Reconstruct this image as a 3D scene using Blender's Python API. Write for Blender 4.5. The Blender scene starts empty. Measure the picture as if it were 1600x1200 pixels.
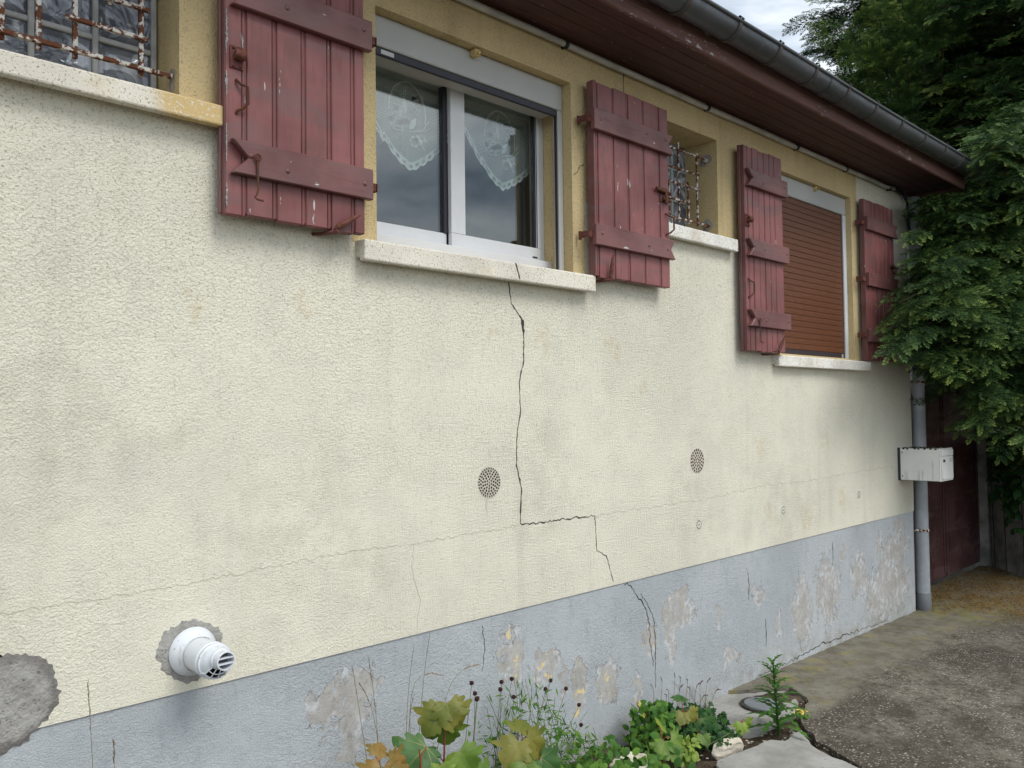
import bpy, bmesh, math, random
import numpy as np
from mathutils import Vector, Matrix
random.seed(7); RNG = np.random.default_rng(7)
S = bpy.context.scene; COL = S.collection
PI = math.pi

# ------------------------------------------------------------------ camera
CAMH = 1.60
def cam_axes(yaw, pitch, roll):
    cy, sy, cp, sp, cr, sr = math.cos(yaw), math.sin(yaw), math.cos(pitch), math.sin(pitch), math.cos(roll), math.sin(roll)
    f = Vector((sy*cp, cy*cp, sp)); r = Vector((cy, -sy, 0)); u = r.cross(f)
    return r*cr+u*sr, u*cr-r*sr, f
cd = bpy.data.cameras.new('camera'); cam = bpy.data.objects.new('camera', cd); COL.objects.link(cam)
r_, u_, f_ = cam_axes(*[math.radians(a) for a in (44.772, 1.756, -.715)])
M = Matrix((r_, u_, -f_)).transposed().to_4x4(); M.translation = (0, -2.5, CAMH)
cam.matrix_world = M; cd.sensor_width = 36; cd.lens = 29.7; cd.clip_start = .05; cd.clip_end = 500
S.camera = cam
S.render.resolution_x = 1024; S.render.resolution_y = 768

# ------------------------------------------------------------------ light
S.view_settings.view_transform = 'Standard'; S.view_settings.look = 'None'
S.view_settings.exposure = 0.86; S.view_settings.gamma = 1
SUN_EL, SUN_AZ = math.radians(52), math.radians(172)      # azimuth from +y clockwise to +x: in front of the wall, a little right
w = bpy.data.worlds.new('World'); S.world = w; w.use_nodes = True
wn = w.node_tree.nodes; wl = w.node_tree.links
for n in list(wn): wn.remove(n)
wo = wn.new('ShaderNodeOutputWorld'); bg = wn.new('ShaderNodeBackground'); bg.inputs['Strength'].default_value = .10
sky = wn.new('ShaderNodeTexSky'); sky.sky_type = 'NISHITA'; sky.sun_disc = False
sky.sun_elevation = SUN_EL; sky.sun_rotation = SUN_AZ; sky.air_density = 1.2; sky.dust_density = 1.5
tc = wn.new('ShaderNodeTexCoord'); mp = wn.new('ShaderNodeMapping'); mp.inputs['Scale'].default_value = (1.0, 1.0, 3.4)
mp.inputs['Location'].default_value = (.35, .2, .1)
nz = wn.new('ShaderNodeTexNoise'); nz.inputs['Scale'].default_value = 2.6; nz.inputs['Detail'].default_value = 7; nz.inputs['Roughness'].default_value = .55
nz.inputs['Distortion'].default_value = .35
cr = wn.new('ShaderNodeValToRGB')
e = cr.color_ramp.elements
e[0].position = .34; e[0].color = (2.3, 2.9, 3.7, 1); e[1].position = .62; e[1].color = (11.6, 11.9, 12.0, 1)
m_ = e.new(.48); m_.color = (6.2, 6.9, 7.7, 1)
mx = wn.new('ShaderNodeMixRGB'); mx.inputs[0].default_value = .86
wl.new(tc.outputs['Generated'], mp.inputs[0]); wl.new(mp.outputs[0], nz.inputs['Vector']); wl.new(nz.outputs['Fac'], cr.inputs[0])
dt = wn.new('ShaderNodeVectorMath'); dt.operation = 'DOT_PRODUCT'; dt.inputs[1].default_value = Vector((.62, -.76, .12)).normalized()
nv = wn.new('ShaderNodeVectorMath'); nv.operation = 'NORMALIZE'; wl.new(tc.outputs['Generated'], nv.inputs[0]); wl.new(nv.outputs['Vector'], dt.inputs[0])
bk = wn.new('ShaderNodeMapRange'); bk.interpolation_type = 'SMOOTHSTEP'; bk.inputs[1].default_value = .35; bk.inputs[2].default_value = .98; bk.inputs[3].default_value = 1.12; bk.inputs[4].default_value = .74
wl.new(dt.outputs['Value'], bk.inputs[0])
dk = wn.new('ShaderNodeMixRGB'); dk.blend_type = 'MULTIPLY'; dk.inputs[0].default_value = 1; wl.new(cr.outputs[0], dk.inputs[1])
d2 = wn.new('ShaderNodeVectorMath'); d2.operation = 'DOT_PRODUCT'; d2.inputs[1].default_value = Vector((.72, .66, .1)).normalized(); wl.new(nv.outputs['Vector'], d2.inputs[0])
b2 = wn.new('ShaderNodeMapRange'); b2.interpolation_type = 'SMOOTHSTEP'; b2.inputs[1].default_value = .25; b2.inputs[2].default_value = .9; b2.inputs[3].default_value = 1.0; b2.inputs[4].default_value = .62
wl.new(d2.outputs['Value'], b2.inputs[0]); bm2 = wn.new('ShaderNodeMath'); bm2.operation = 'MULTIPLY'; wl.new(bk.outputs[0], bm2.inputs[0]); wl.new(b2.outputs[0], bm2.inputs[1])
wl.new(bm2.outputs[0], dk.inputs[2])
wl.new(sky.outputs[0], mx.inputs[1]); wl.new(dk.outputs[0], mx.inputs[2]); wl.new(mx.outputs[0], bg.inputs[0]); wl.new(bg.outputs[0], wo.inputs[0])
sl = bpy.data.lights.new('sun', 'SUN'); sl.energy = 1.2; sl.angle = math.radians(28); sl.color = (1, .96, .9)
so = bpy.data.objects.new('sun', sl); COL.objects.link(so)
sd = Vector((math.sin(SUN_AZ)*math.cos(SUN_EL), math.cos(SUN_AZ)*math.cos(SUN_EL), math.sin(SUN_EL)))
so.rotation_euler = sd.to_track_quat('Z', 'Y').to_euler(); so.location = (3, -6, 12)

# ------------------------------------------------------------------ node helpers
class G:
    def __init__(s, name, rough=.8, spec=.3, metal=0):
        s.m = bpy.data.materials.new(name); s.m.use_nodes = True; s.nt = s.m.node_tree
        s.b = s.nt.nodes['Principled BSDF']; s.out = s.nt.nodes['Material Output']
        s.set('Roughness', rough); s.set('Specular IOR Level', spec); s.set('Metallic', metal)
        s.P = s.nt.nodes.new('ShaderNodeNewGeometry').outputs['Position']
    def link(s, a, sock):
        if hasattr(a, 'links'): s.nt.links.new(a, sock)
        else:
            if isinstance(a, (tuple, list)) and len(a) == 3 and sock.type == 'RGBA': a = (*a, 1)
            sock.default_value = a
    def set(s, n, v): s.link(v, s.b.inputs[n])
    def n(s, t): return s.nt.nodes.new(t)
    def noise(s, scale, detail=3, rough=.55, dist=0, vec=None):
        n = s.n('ShaderNodeTexNoise'); s.link(vec if vec is not None else s.P, n.inputs['Vector'])
        n.inputs['Scale'].default_value = scale; n.inputs['Detail'].default_value = detail
        n.inputs['Roughness'].default_value = rough; n.inputs['Distortion'].default_value = dist
        return n.outputs['Fac']
    def noisec(s, scale, detail=3, vec=None):
        n = s.n('ShaderNodeTexNoise'); s.link(vec if vec is not None else s.P, n.inputs['Vector'])
        n.inputs['Scale'].default_value = scale; n.inputs['Detail'].default_value = detail
        return n.outputs['Color']
    def vor(s, scale, feat='F1', vec=None, out='Distance', rnd=1):
        n = s.n('ShaderNodeTexVoronoi'); n.feature = feat; s.link(vec if vec is not None else s.P, n.inputs['Vector'])
        n.inputs['Scale'].default_value = scale; n.inputs['Randomness'].default_value = rnd
        return n.outputs[out]
    def scl(s, v, vec=None, loc=(0, 0, 0)):
        n = s.n('ShaderNodeMapping'); s.link(vec if vec is not None else s.P, n.inputs[0])
        n.inputs['Scale'].default_value = v; n.inputs['Location'].default_value = loc; return n.outputs[0]
    def ma(s, op, a, b=0., c=None, clamp=False):
        n = s.n('ShaderNodeMath'); n.operation = op; n.use_clamp = clamp
        s.link(a, n.inputs[0]); s.link(b, n.inputs[1])
        if c is not None: s.link(c, n.inputs[2])
        return n.outputs[0]
    def vm(s, op, a, b):
        n = s.n('ShaderNodeVectorMath'); n.operation = op; s.link(a, n.inputs[0]); s.link(b, n.inputs[1])
        return n.outputs['Value'] if op in ('LENGTH', 'DOT_PRODUCT') else n.outputs['Vector']
    def sm(s, v, lo, hi, a=0., b=1.):          # smooth map lo..hi -> a..b
        n = s.n('ShaderNodeMapRange'); n.interpolation_type = 'SMOOTHSTEP'
        s.link(v, n.inputs[0]); n.inputs[1].default_value = lo; n.inputs[2].default_value = hi
        n.inputs[3].default_value = a; n.inputs[4].default_value = b; return n.outputs[0]
    def mix(s, f, a, b, mode='MIX'):
        n = s.n('ShaderNodeMixRGB'); n.blend_type = mode; s.link(f, n.inputs[0]); s.link(a, n.inputs[1]); s.link(b, n.inputs[2]); return n.outputs[0]
    def xyz(s, vec=None):
        n = s.n('ShaderNodeSeparateXYZ'); s.link(vec if vec is not None else s.P, n.inputs[0]); return n.outputs
    def bump(s, h, strength=.5, dist=.004, nrm=None):
        n = s.n('ShaderNodeBump'); s.link(h, n.inputs['Height']); n.inputs['Strength'].default_value = 1; s.link(strength, n.inputs['Strength'])
        n.inputs['Distance'].default_value = dist
        if nrm is not None: s.link(nrm, n.inputs['Normal'])
        s.set('Normal', n.outputs[0]); return n.outputs[0]
    def attr(s, name):
        n = s.n('ShaderNodeAttribute'); n.attribute_name = name; return n.outputs['Fac']

def c8(r, g, b):
    return tuple(((v/255)/12.92 if v/255 <= .04045 else ((v/255+.055)/1.055)**2.4) for v in (r, g, b))

# ------------------------------------------------------------------ materials
def box_mask(g, x0, x1, z0, z1, X, Z):
    a = g.ma('GREATER_THAN', X, x0); b = g.ma('LESS_THAN', X, x1); c = g.ma('GREATER_THAN', Z, z0); d = g.ma('LESS_THAN', Z, z1)
    return g.ma('MULTIPLY', g.ma('MULTIPLY', a, b), g.ma('MULTIPLY', c, d))
CREAM = (.70, .672, .545); YELLOW = (.64, .475, .215)
def blobs(g, lst, vec):
    best = None
    for cx, cz, rx, rz in lst:
        v = g.vm('SUBTRACT', vec, (cx, 0, cz)); v = g.vm('MULTIPLY', v, (1/rx, 0, 1/rz)); d = g.vm('LENGTH', v, (0, 0, 0))
        best = d if best is None else g.ma('MINIMUM', best, d)
    return best
def stucco_height(g, zone):
    a = g.noise(105, 3, .55, .1); b = g.noise(185, 2, .55, .1, g.scl((1, 1, 1), loc=(5, 2, 1))); c = g.noise(380, 2, .6); d = g.noise(7, 4, .6)
    h = g.ma('ADD', g.ma('MULTIPLY', g.ma('MULTIPLY', g.sm(a, .44, .56), zone), .85), g.ma('MULTIPLY', g.sm(b, .42, .56), .40))
    h = g.ma('ADD', g.ma('ADD', h, g.ma('MULTIPLY', c, .25)), g.ma('MULTIPLY', d, 2.2))
    e1 = g.ma('MULTIPLY', g.sm(a, .41, .44), g.sm(a, .475, .455)); e2 = g.ma('MULTIPLY', g.sm(b, .39, .42), g.sm(b, .465, .44))
    pits = g.ma('MAXIMUM', g.ma('MULTIPLY', e1, g.sm(g.noise(42, 2), .52, .64)), g.ma('MULTIPLY', e2, g.sm(g.noise(57, 2), .53, .64)))  # small shadows at the grain edges, used as painted dark lines
    return h, pits
def mat_wall():
    g = G('painted_render', .9, .15)
    o = g.xyz(); X, Z = o[0], o[2]
    zone = g.sm(g.noise(1.3, 4, .6), .36, .66, .12, 1.0)
    h, a = stucco_height(g, zone)
    zw = g.ma('ADD', Z, g.ma('MULTIPLY', g.ma('SUBTRACT', g.noise(40, 2), .5), .012))
    xw = g.ma('ADD', X, g.ma('MULTIPLY', g.ma('SUBTRACT', g.noise(35, 2), .5), .012))
    ym = g.ma('MAXIMUM', g.ma('MAXIMUM', box_mask(g, -9, 5.95, 2.553, 9, xw, zw), box_mask(g, 1.69, 2.965, 2.2, 9, xw, zw)), box_mask(g, 4.70, 5.95, 1.90, 9, xw, zw))
    big = g.noise(.9, 4, .6)
    cream = g.mix(g.sm(big, .35, .65), (.75, .715, .585), (.675, .645, .53))
    fine = g.noise(6, 4, .6)
    cream = g.mix(g.sm(fine, .4, .75, 0, .35), cream, (.585, .57, .495))
    # run-off streaks and dirt
    st = g.noise(1, 4, .6, 0, g.scl((9, 1, .7))); st2 = g.noise(1, 3, .5, 0, g.scl((2.2, 1, .8), loc=(3, 0, 1)))
    streak = g.ma('MULTIPLY', g.sm(st, .46, .72), g.sm(st2, .42, .66))
    cream = g.mix(g.ma('MULTIPLY', streak, .26), cream, (.42, .39, .31))
    # lines of soot hanging below sills and shutters (stains)
    stain = g.sm(blobs(g, [(2.0, 1.72, .55, .42), (3.15, 1.86, .35, .34), (4.35, 1.55, .3, .45), (1.2, 2.02, .5, .2), (5.3, 1.5, .7, .34), (.95, 1.5, .3, .4)],
                 g.vm('ADD', g.P, g.vm('SCALE', g.noisec(3, 4), (0, 0, 0)))), 1.1, .2)
    st3 = g.noise(9, 5, .65)
    cream = g.mix(g.ma('MULTIPLY', g.ma('MULTIPLY', stain, g.sm(st3, .35, .65)), .28), cream, (.41, .375, .30))
    # ochre rusty spots
    wv = g.vm('ADD', g.P, g.vm('MULTIPLY', g.vm('SUBTRACT', g.noisec(14, 4), (.5, .5, .5)), (.22, 0, .28)))
    ru = g.sm(blobs(g, [(2.68, 1.92, .055, .09), (3.17, 1.88, .06, .07), (2.37, 1.93, .04, .05), (1.51, 1.95, .04, .06), (1.13, 1.92, .05, .06), (4.6, .985, .06, .05),
                        (5.38, 1.37, .08, .1), (5.08, .9, .09, .12), (6.74, .86, .10, .08), (5.6, .98, .07, .1), (3.4, 1.72, .05, .08), (4.52, 1.36, .07, .08)], wv), 1.1, .25)
    cream = g.mix(g.ma('MULTIPLY', g.ma('MULTIPLY', ru, g.sm(g.noise(28, 3), .32, .62)), .30), cream, (.50, .37, .17))
    # repaired horizontal band: smoother and paler
    yel = g.mix(g.sm(g.noise(2.2, 4), .35, .7), (.62, .49, .265), (.54, .42, .225))
    yel = g.mix(g.ma('MULTIPLY', streak, .5), yel, (.36, .27, .13))
    yel = g.mix(g.sm(g.noise(7, 4, .6, 0, g.scl((3, 1, .6))), .58, .8, 0, .4), yel, (.36, .30, .18))
    base = g.mix(ym, cream, yel)
    # grime specks plus pit shade painted into the colour, strongest high on the wall
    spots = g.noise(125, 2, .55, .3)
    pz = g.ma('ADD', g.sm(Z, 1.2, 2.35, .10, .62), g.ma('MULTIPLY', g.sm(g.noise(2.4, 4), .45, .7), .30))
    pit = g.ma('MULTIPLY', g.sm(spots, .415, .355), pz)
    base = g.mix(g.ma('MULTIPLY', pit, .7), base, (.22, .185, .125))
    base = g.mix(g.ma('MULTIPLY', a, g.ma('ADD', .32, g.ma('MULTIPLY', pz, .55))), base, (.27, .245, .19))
    # darker grey-green towards the right-hand corner, fading out upwards
    base = g.mix(g.ma('MULTIPLY', g.sm(X, 6.2, 6.9, 0, .45), g.sm(Z, 3.1, 1.2)), base, (.40, .40, .34))
    g.set('Base Color', base)
    g.bump(h, .52, .0050)
    return g.m
PATCH = [(1.61,.61,.10,.085),(1.73,.62,.062,.09),(1.68,.49,.058,.10),(2.46,.57,.085,.098),(2.67,.50,.082,.082),(2.89,.36,.065,.11),(3.08,.35,.09,.115),
 (3.67,.56,.15,.10),(3.60,.42,.055,.13),(4.04,.46,.035,.08),(5.01,.33,.13,.20),(5.36,.40,.17,.22),(5.85,.42,.12,.16),(6.35,.27,.42,.20),(6.5,.52,.26,.12),(6.2,.62,.05,.08),
 (4.48,.50,.07,.06),(3.31,.25,.035,.07),(4.7,.30,.03,.12),(2.78,.42,.02,.10),(3.42,.47,.05,.10),(5.6,.62,.03,.07),(4.36,.58,.015,.10),(6.6,.70,.12,.05),(1.98,.30,.06,.05),(4.15,.22,.10,.05)]
def mat_plinth():
    g = G('painted_plinth', .85, .2)
    o = g.xyz(); X, Z = o[0], o[2]
    zone = g.sm(g.noise(2.1, 3), .3, .7)
    h, a = stucco_height(g, zone)
    col = g.mix(g.sm(g.noise(1.6, 4), .35, .68), (.382, .408, .424), (.458, .483, .496))
    col = g.mix(g.sm(g.noise(8, 5, .65, 0, g.scl((2.4, 1, .8))), .5, .78, 0, .5), col, (.27, .31, .355))
    col = g.mix(g.sm(Z, .30, .02, 0, .55), col, (.50, .525, .545))
    wv = g.vm('ADD', g.P, g.vm('MULTIPLY', g.vm('SUBTRACT', g.noisec(15, 6), (.5, .5, .5)), (.17, 0, .26)))
    d = blobs(g, PATCH, wv)
    rag = g.noise(1, 6, .72, 0, g.scl((13, 1, 6))); rag2 = g.noise(1, 5, .7, 0, g.scl((30, 1, 9), loc=(2, 0, 4)))
    mm_ = g.ma('ADD', g.ma('MULTIPLY', g.ma('SUBTRACT', 1, d), .62), g.ma('ADD', g.ma('MULTIPLY', g.ma('SUBTRACT', rag, .5), 1.5), g.ma('MULTIPLY', g.ma('SUBTRACT', rag2, .5), g.sm(X, 2.6, 5.4, .35, 1.0))))
    mm_ = g.ma('MINIMUM', mm_, g.ma('MULTIPLY', g.ma('SUBTRACT', 1.55, d), 1.2))
    ins = g.sm(mm_, .0, .03); rim = g.sm(mm_, -.10, -.01); d = g.ma('SUBTRACT', 1, mm_)
    # narrow vertical flakes
    fl = g.noise(1, 5, .7, 0, g.scl((26, 1, 4.5)))
    flk = g.ma('MULTIPLY', g.sm(fl, .70, .74), g.sm(g.noise(1.1, 2), .4, .6))
    conc = g.mix(g.sm(g.noise(9, 5, .65), .35, .68), (.335, .32, .295), (.43, .415, .39))
    conc = g.mix(g.sm(g.noise(45, 3), .52, .7, 0, .45), conc, (.235, .225, .205)); conc = g.mix(g.sm(g.noise(24, 5, .7, 0, g.scl((1.6, 1, .8))), .57, .61, 0, .6), conc, (.42, .455, .485))
    pale = g.mix(g.sm(g.noise(30, 3), .4, .6), (.50, .51, .515), (.36, .35, .34))
    upper = g.sm(g.noise(5.5, 3), .44, .54)
    inner = g.mix(g.ma('MULTIPLY', upper, g.sm(d, .45, .8)), conc, pale)
    yl = g.ma('MULTIPLY', g.ma('MULTIPLY', g.sm(g.noise(19, 5, .65), .585, .62), g.sm(X, 4.0, 3.0)), g.sm(X, 2.0, 2.3))
    inner = g.mix(yl, inner, (.66, .53, .26))
    col = g.mix(g.ma('MULTIPLY', rim, .38), col, (.53, .56, .58))
    col = g.mix(g.ma('MAXIMUM', ins, flk), col, inner)
    edge = g.ma('MULTIPLY', g.sm(mm_, -.02, .005), g.sm(mm_, .04, .015))
    col = g.mix(g.ma('MULTIPLY', edge, g.sm(g.noise(12, 2), .42, .6, 0, .8)), col, (.13, .125, .12))
    # hairline paint cracks
    vc = g.vor(7, 'DISTANCE_TO_EDGE', g.vm('ADD', g.scl((1.6, 1, .7)), g.vm('SCALE', g.noisec(8, 3), (0, 0, 0))))
    # soil splash and moss along the foot
    foot = g.ma('MULTIPLY', g.sm(Z, .24, .03), g.sm(g.noise(10, 5, .65), .32, .68))
    col = g.mix(g.ma('MULTIPLY', foot, .7), col, (.26, .25, .20))
    col = g.mix(g.ma('MULTIPLY', a, .42), col, (.15, .165, .185))  # grain-edge shade painted into the plinth colour
    g.set('Base Color', col)
    keep = g.ma('SUBTRACT', 1, g.ma('MULTIPLY', ins, .8))
    hh = g.ma('ADD', g.ma('MULTIPLY', h, keep), g.ma('MULTIPLY', g.sm(mm_, .03, -.01), .7))
    g.bump(hh, .6, .0050)
    return g.m
def mat_sill(name, col):
    g = G(name, .9, .15)
    a = g.noise(150, 3, .6, .3); b = g.noise(135, 3, .6, .2)
    base = g.mix(g.sm(g.noise(4, 4), .4, .7), col, tuple(v*.82 for v in col))
    base = g.mix(g.sm(b, .43, .36, 0, .75), base, (.22, .17, .10))
    base = g.mix(g.ma('MULTIPLY', g.sm(g.noise(5, 4), .55, .7), .5), base, (.48, .38, .22))
    o = g.xyz(); ye = g.ma('MULTIPLY', g.sm(g.ma('ADD', o[0], g.ma('MULTIPLY', g.noise(9, 4), .12)), 1.02, 1.10), g.ma('LESS_THAN', o[0], 1.4))
    base = g.mix(g.ma('MULTIPLY', ye, g.sm(g.noise(110, 4), .30, .46)), base, (.60, .44, .21))
    g.set('Base Color', base); g.bump(g.ma('ADD', a, b), .4, .005); return g.m
def mat_paint(name, col, chips=.5, rough=.42, grain=True, axis='z'):
    g = G(name, rough, .4)
    sc = (14, 14, 1.2) if axis == 'z' else (1.2, 14, 14)
    wd = g.noise(6, 5, .6, .3, g.scl(sc)); fade = g.noise(3.2, 3)
    base = g.mix(g.sm(fade, .32, .66), tuple(v*.86 for v in col), tuple(min(1, v*1.38+.014) for v in col))
    base = g.mix(g.sm(g.noise(5, 4, .65, .2, g.scl((2.2, 1, .8), loc=(3, 1, 2))), .54, .70, 0, .55), base, (col[0]*.80, col[1]*1.15, col[2]*.95))
    base = g.mix(g.sm(wd, .52, .75, 0, .35), base, tuple(v*.62 for v in col))
    # bleached sweep marks and grime
    base = g.mix(g.sm(g.noise(3.2, 4, .6, .8, g.scl((.8, 1, 3.4))), .50, .66, 0, .55), base, (.15, .088, .084))
    if chips:
        fl = g.noise(1, 3, .6, 0, g.scl((34, 34, 8) if axis == 'z' else (9, 34, 34)))
        base = g.mix(g.sm(fl, .735-.035*chips, .745-.035*chips), base, (.46, .45, .45))
        dk = g.noise(1, 4, .7, 0, g.scl((60, 60, 5) if axis == 'z' else (5, 60, 60)))
        base = g.mix(g.sm(dk, .66, .70, 0, .7), base, (.09, .045, .04))
    g.set('Base Color', base); g.set('Roughness', g.sm(wd, .3, .7, rough-.06, rough+.14))
    if grain: g.bump(wd, .25, .003)
    return g.m
def mat_drip(name, col, rough):
    g = G(name, rough, .4)
    b = g.mix(g.sm(g.noise(5, 4), .4, .7, 0, .5), col, tuple(v*.86 for v in col))
    st = g.ma('MULTIPLY', g.sm(g.noise(1, 4, .6, 0, g.scl((38, 38, 2.5))), .56, .70), g.sm(g.noise(7, 3), .4, .6))
    b = g.mix(g.ma('MULTIPLY', st, .5), b, (.33, .31, .26)); b = g.mix(g.sm(g.noise(70, 3), .68, .72, 0, .5), b, (.22, .19, .15))
    g.set('Base Color', b); return g.m
def mat_rust(name, paint, amt):
    g = G(name, .8, .25)
    n = g.noise(42, 5, .65); r = g.mix(g.noise(120, 3), (.16, .055, .022), (.055, .026, .018))
    g.set('Base Color', g.mix(g.sm(n, amt-.03, amt+.03), r, paint)); g.bump(n, .5, .003); return g.m
def mat_plain(name, col, rough=.5, spec=.4, metal=0, var=.15, sc=8, bmp=0):
    g = G(name, rough, spec, metal)
    n = g.noise(sc, 5, .6)
    g.set('Base Color', g.mix(g.sm(n, .35, .7), col, tuple(v*(1-var) for v in col)))
    if bmp: g.bump(g.noise(sc*9, 3), bmp, .003)
    return g.m
def mat_mortar():
    g = G('cement_mortar', .95, .1)
    n = g.noise(16, 5, .65); f = g.noise(95, 3, .6)
    b = g.mix(g.sm(n, .35, .65), (.26, .25, .23), (.36, .35, .325)); b = g.mix(g.sm(f, .40, .30, 0, .7), b, (.10, .09, .08))
    dd = g.vm('LENGTH', g.vm('MULTIPLY', g.vm('SUBTRACT', g.P, (.622, 0, .858)), (1, 0, 1)), (0, 0, 0))
    b = g.mix(g.ma('MULTIPLY', g.sm(g.ma('ADD', dd, g.ma('MULTIPLY', g.noise(22, 4), .05)), .115, .14), g.sm(dd, .20, .16, 0, .75)), b, (.15, .14, .13))
    g.set('Base Color', b); g.bump(g.ma('ADD', g.ma('MULTIPLY', n, 1.4), f), .7, .008); return g.m
def mat_soffit():
    g = G('stained_soffit_board', .55, .3)
    wd = g.noise(5, 5, .6, .4, g.scl((.9, 11, 11)))
    b = g.mix(g.sm(wd, .35, .7), (.098, .042, .039), (.066, .031, .030))
    b = g.mix(g.sm(g.noise(40, 3), .70, .74), b, (.35, .30, .26)); b = g.mix(g.sm(g.noise(1.3, 3), .5, .75, 0, .5), b, (.06, .03, .028))
    g.set('Base Color', b); g.bump(wd, .25, .003); return g.m
def mat_fascia():
    g = G('weathered_fascia', .6, .3)
    wd = g.noise(5, 5, .65, .4, g.scl((.9, 11, 11)))
    b = g.mix(g.sm(wd, .35, .7), (.155, .075, .062), (.105, .052, .045))
    fl = g.ma('MULTIPLY', g.sm(g.noise(1, 5, .7, 0, g.scl((13, 50, 50))), .56, .62), g.sm(g.noise(1.7, 2), .52, .66))
    b = g.mix(fl, b, (.42, .38, .34)); g.set('Base Color', b); g.bump(wd, .35, .004); return g.m
def mat_zinc(name, col, rough=.42):
    g = G(name, rough, .5, .55)
    n = g.noise(3, 5, .6, 0, g.scl((.6, 3, 3))); s = g.noise(18, 4)
    b = g.mix(g.sm(n, .3, .7), col, tuple(v*.7 for v in col)); b = g.mix(g.sm(s, .6, .75, 0, .5), b, tuple(v*1.5 for v in col))
    g.set('Base Color', b); g.set('Roughness', g.sm(s, .3, .7, rough-.1, rough+.15)); return g.m
def mat_glass():
    g = G('window_glass')
    nt = g.nt; fr = g.n('ShaderNodeLayerWeight'); fr.inputs[0].default_value = .5
    f = g.ma('MULTIPLY_ADD', g.ma('POWER', fr.outputs['Facing'], 5), .9, .135, clamp=True)
    tr = g.n('ShaderNodeBsdfTransparent'); tr.inputs[0].default_value = (.86, .9, .88, 1)
    gl = g.n('ShaderNodeBsdfGlossy'); gl.inputs['Roughness'].default_value = .015
    bn = g.n('ShaderNodeBump'); g.link(g.noise(2.2, 2), bn.inputs['Height']); bn.inputs['Strength'].default_value = .04; nt.links.new(bn.outputs[0], gl.inputs['Normal'])
    ms = g.n('ShaderNodeMixShader'); nt.links.new(f, ms.inputs[0]); nt.links.new(tr.outputs[0], ms.inputs[1]); nt.links.new(gl.outputs[0], ms.inputs[2])
    nt.links.new(ms.outputs[0], g.out.inputs[0]); return g.m
def mat_lace(alpha, name):
    g = G(name, .9, .1); g.set('Base Color', (.92, .93, .92))
    o = g.xyz()
    a = g.ma('SINE', g.ma('MULTIPLY', o[0], 2*PI/.0050)); b = g.ma('SINE', g.ma('MULTIPLY', o[2], 2*PI/.0062))
    p = g.sm(g.ma('ADD', a, b), -1.2, 1.2, alpha*.5, min(1, alpha*1.5))
    g.set('Alpha', p if alpha < .7 else alpha); return g.m
def mat_block():
    g = G('moulded_glass', .07, .6)
    d = g.vm('ADD', g.P, g.vm('MULTIPLY', g.noisec(7, 1), (.12, .12, .12)))
    n = g.noise(5, 2, .5, 2.2, d); n2 = g.noise(9, 1, .5, 1.8, d)
    b = g.mix(g.sm(n, .36, .64), (.16, .18, .21), (.42, .45, .51)); b = g.mix(g.sm(n2, .54, .50, 0, .7), b, (.05, .055, .07))
    g.set('Base Color', b); g.bump(g.ma('ADD', n, n2), .55, .02); return g.m
def mat_slats():
    g = G('woodgrain_slat', .5, .35)
    n = g.noise(7, 5, .65, .5, g.scl((2.2, 8, 26)))
    b = g.mix(g.sm(n, .32, .68), (.155, .058, .026), (.105, .041, .021)); g.set('Base Color', b); return g.m
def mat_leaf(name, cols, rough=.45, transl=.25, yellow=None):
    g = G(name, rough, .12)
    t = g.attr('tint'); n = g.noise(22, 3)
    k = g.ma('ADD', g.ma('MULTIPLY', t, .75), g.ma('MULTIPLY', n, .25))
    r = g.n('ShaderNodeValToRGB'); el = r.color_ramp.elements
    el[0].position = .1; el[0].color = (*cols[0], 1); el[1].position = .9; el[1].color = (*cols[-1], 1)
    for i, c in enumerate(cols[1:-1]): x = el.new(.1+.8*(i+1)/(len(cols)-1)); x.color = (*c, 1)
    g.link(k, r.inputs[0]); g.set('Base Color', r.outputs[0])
    tr = g.n('ShaderNodeBsdfTranslucent'); g.link(r.outputs[0], tr.inputs[0])
    ms = g.n('ShaderNodeMixShader'); ms.inputs[0].default_value = transl
    g.nt.links.new(g.b.outputs[0], ms.inputs[1]); g.nt.links.new(tr.outputs[0], ms.inputs[2]); g.nt.links.new(ms.outputs[0], g.out.inputs[0])
    return g.m
def mat_leafplain(name, col, col2, sc=14, transl=.25, spots=0):
    g = G(name, .5, .35); b = g.mix(g.sm(g.noise(sc, 4), .35, .68), col, col2); b = g.mix(g.sm(g.noise(sc*4, 4), .5, .75, 0, .35), b, tuple(v*.5 for v in col))
    if spots: b = g.mix(g.sm(g.noise(60, 3), .66, .70, 0, spots), b, (.10, .06, .02))
    g.set('Base Color', b)
    tr = g.n('ShaderNodeBsdfTranslucent'); g.link(b, tr.inputs[0]); ms = g.n('ShaderNodeMixShader'); ms.inputs[0].default_value = transl
    g.nt.links.new(g.b.outputs[0], ms.inputs[1]); g.nt.links.new(tr.outputs[0], ms.inputs[2]); g.nt.links.new(ms.outputs[0], g.out.inputs[0]); return g.m
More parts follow.
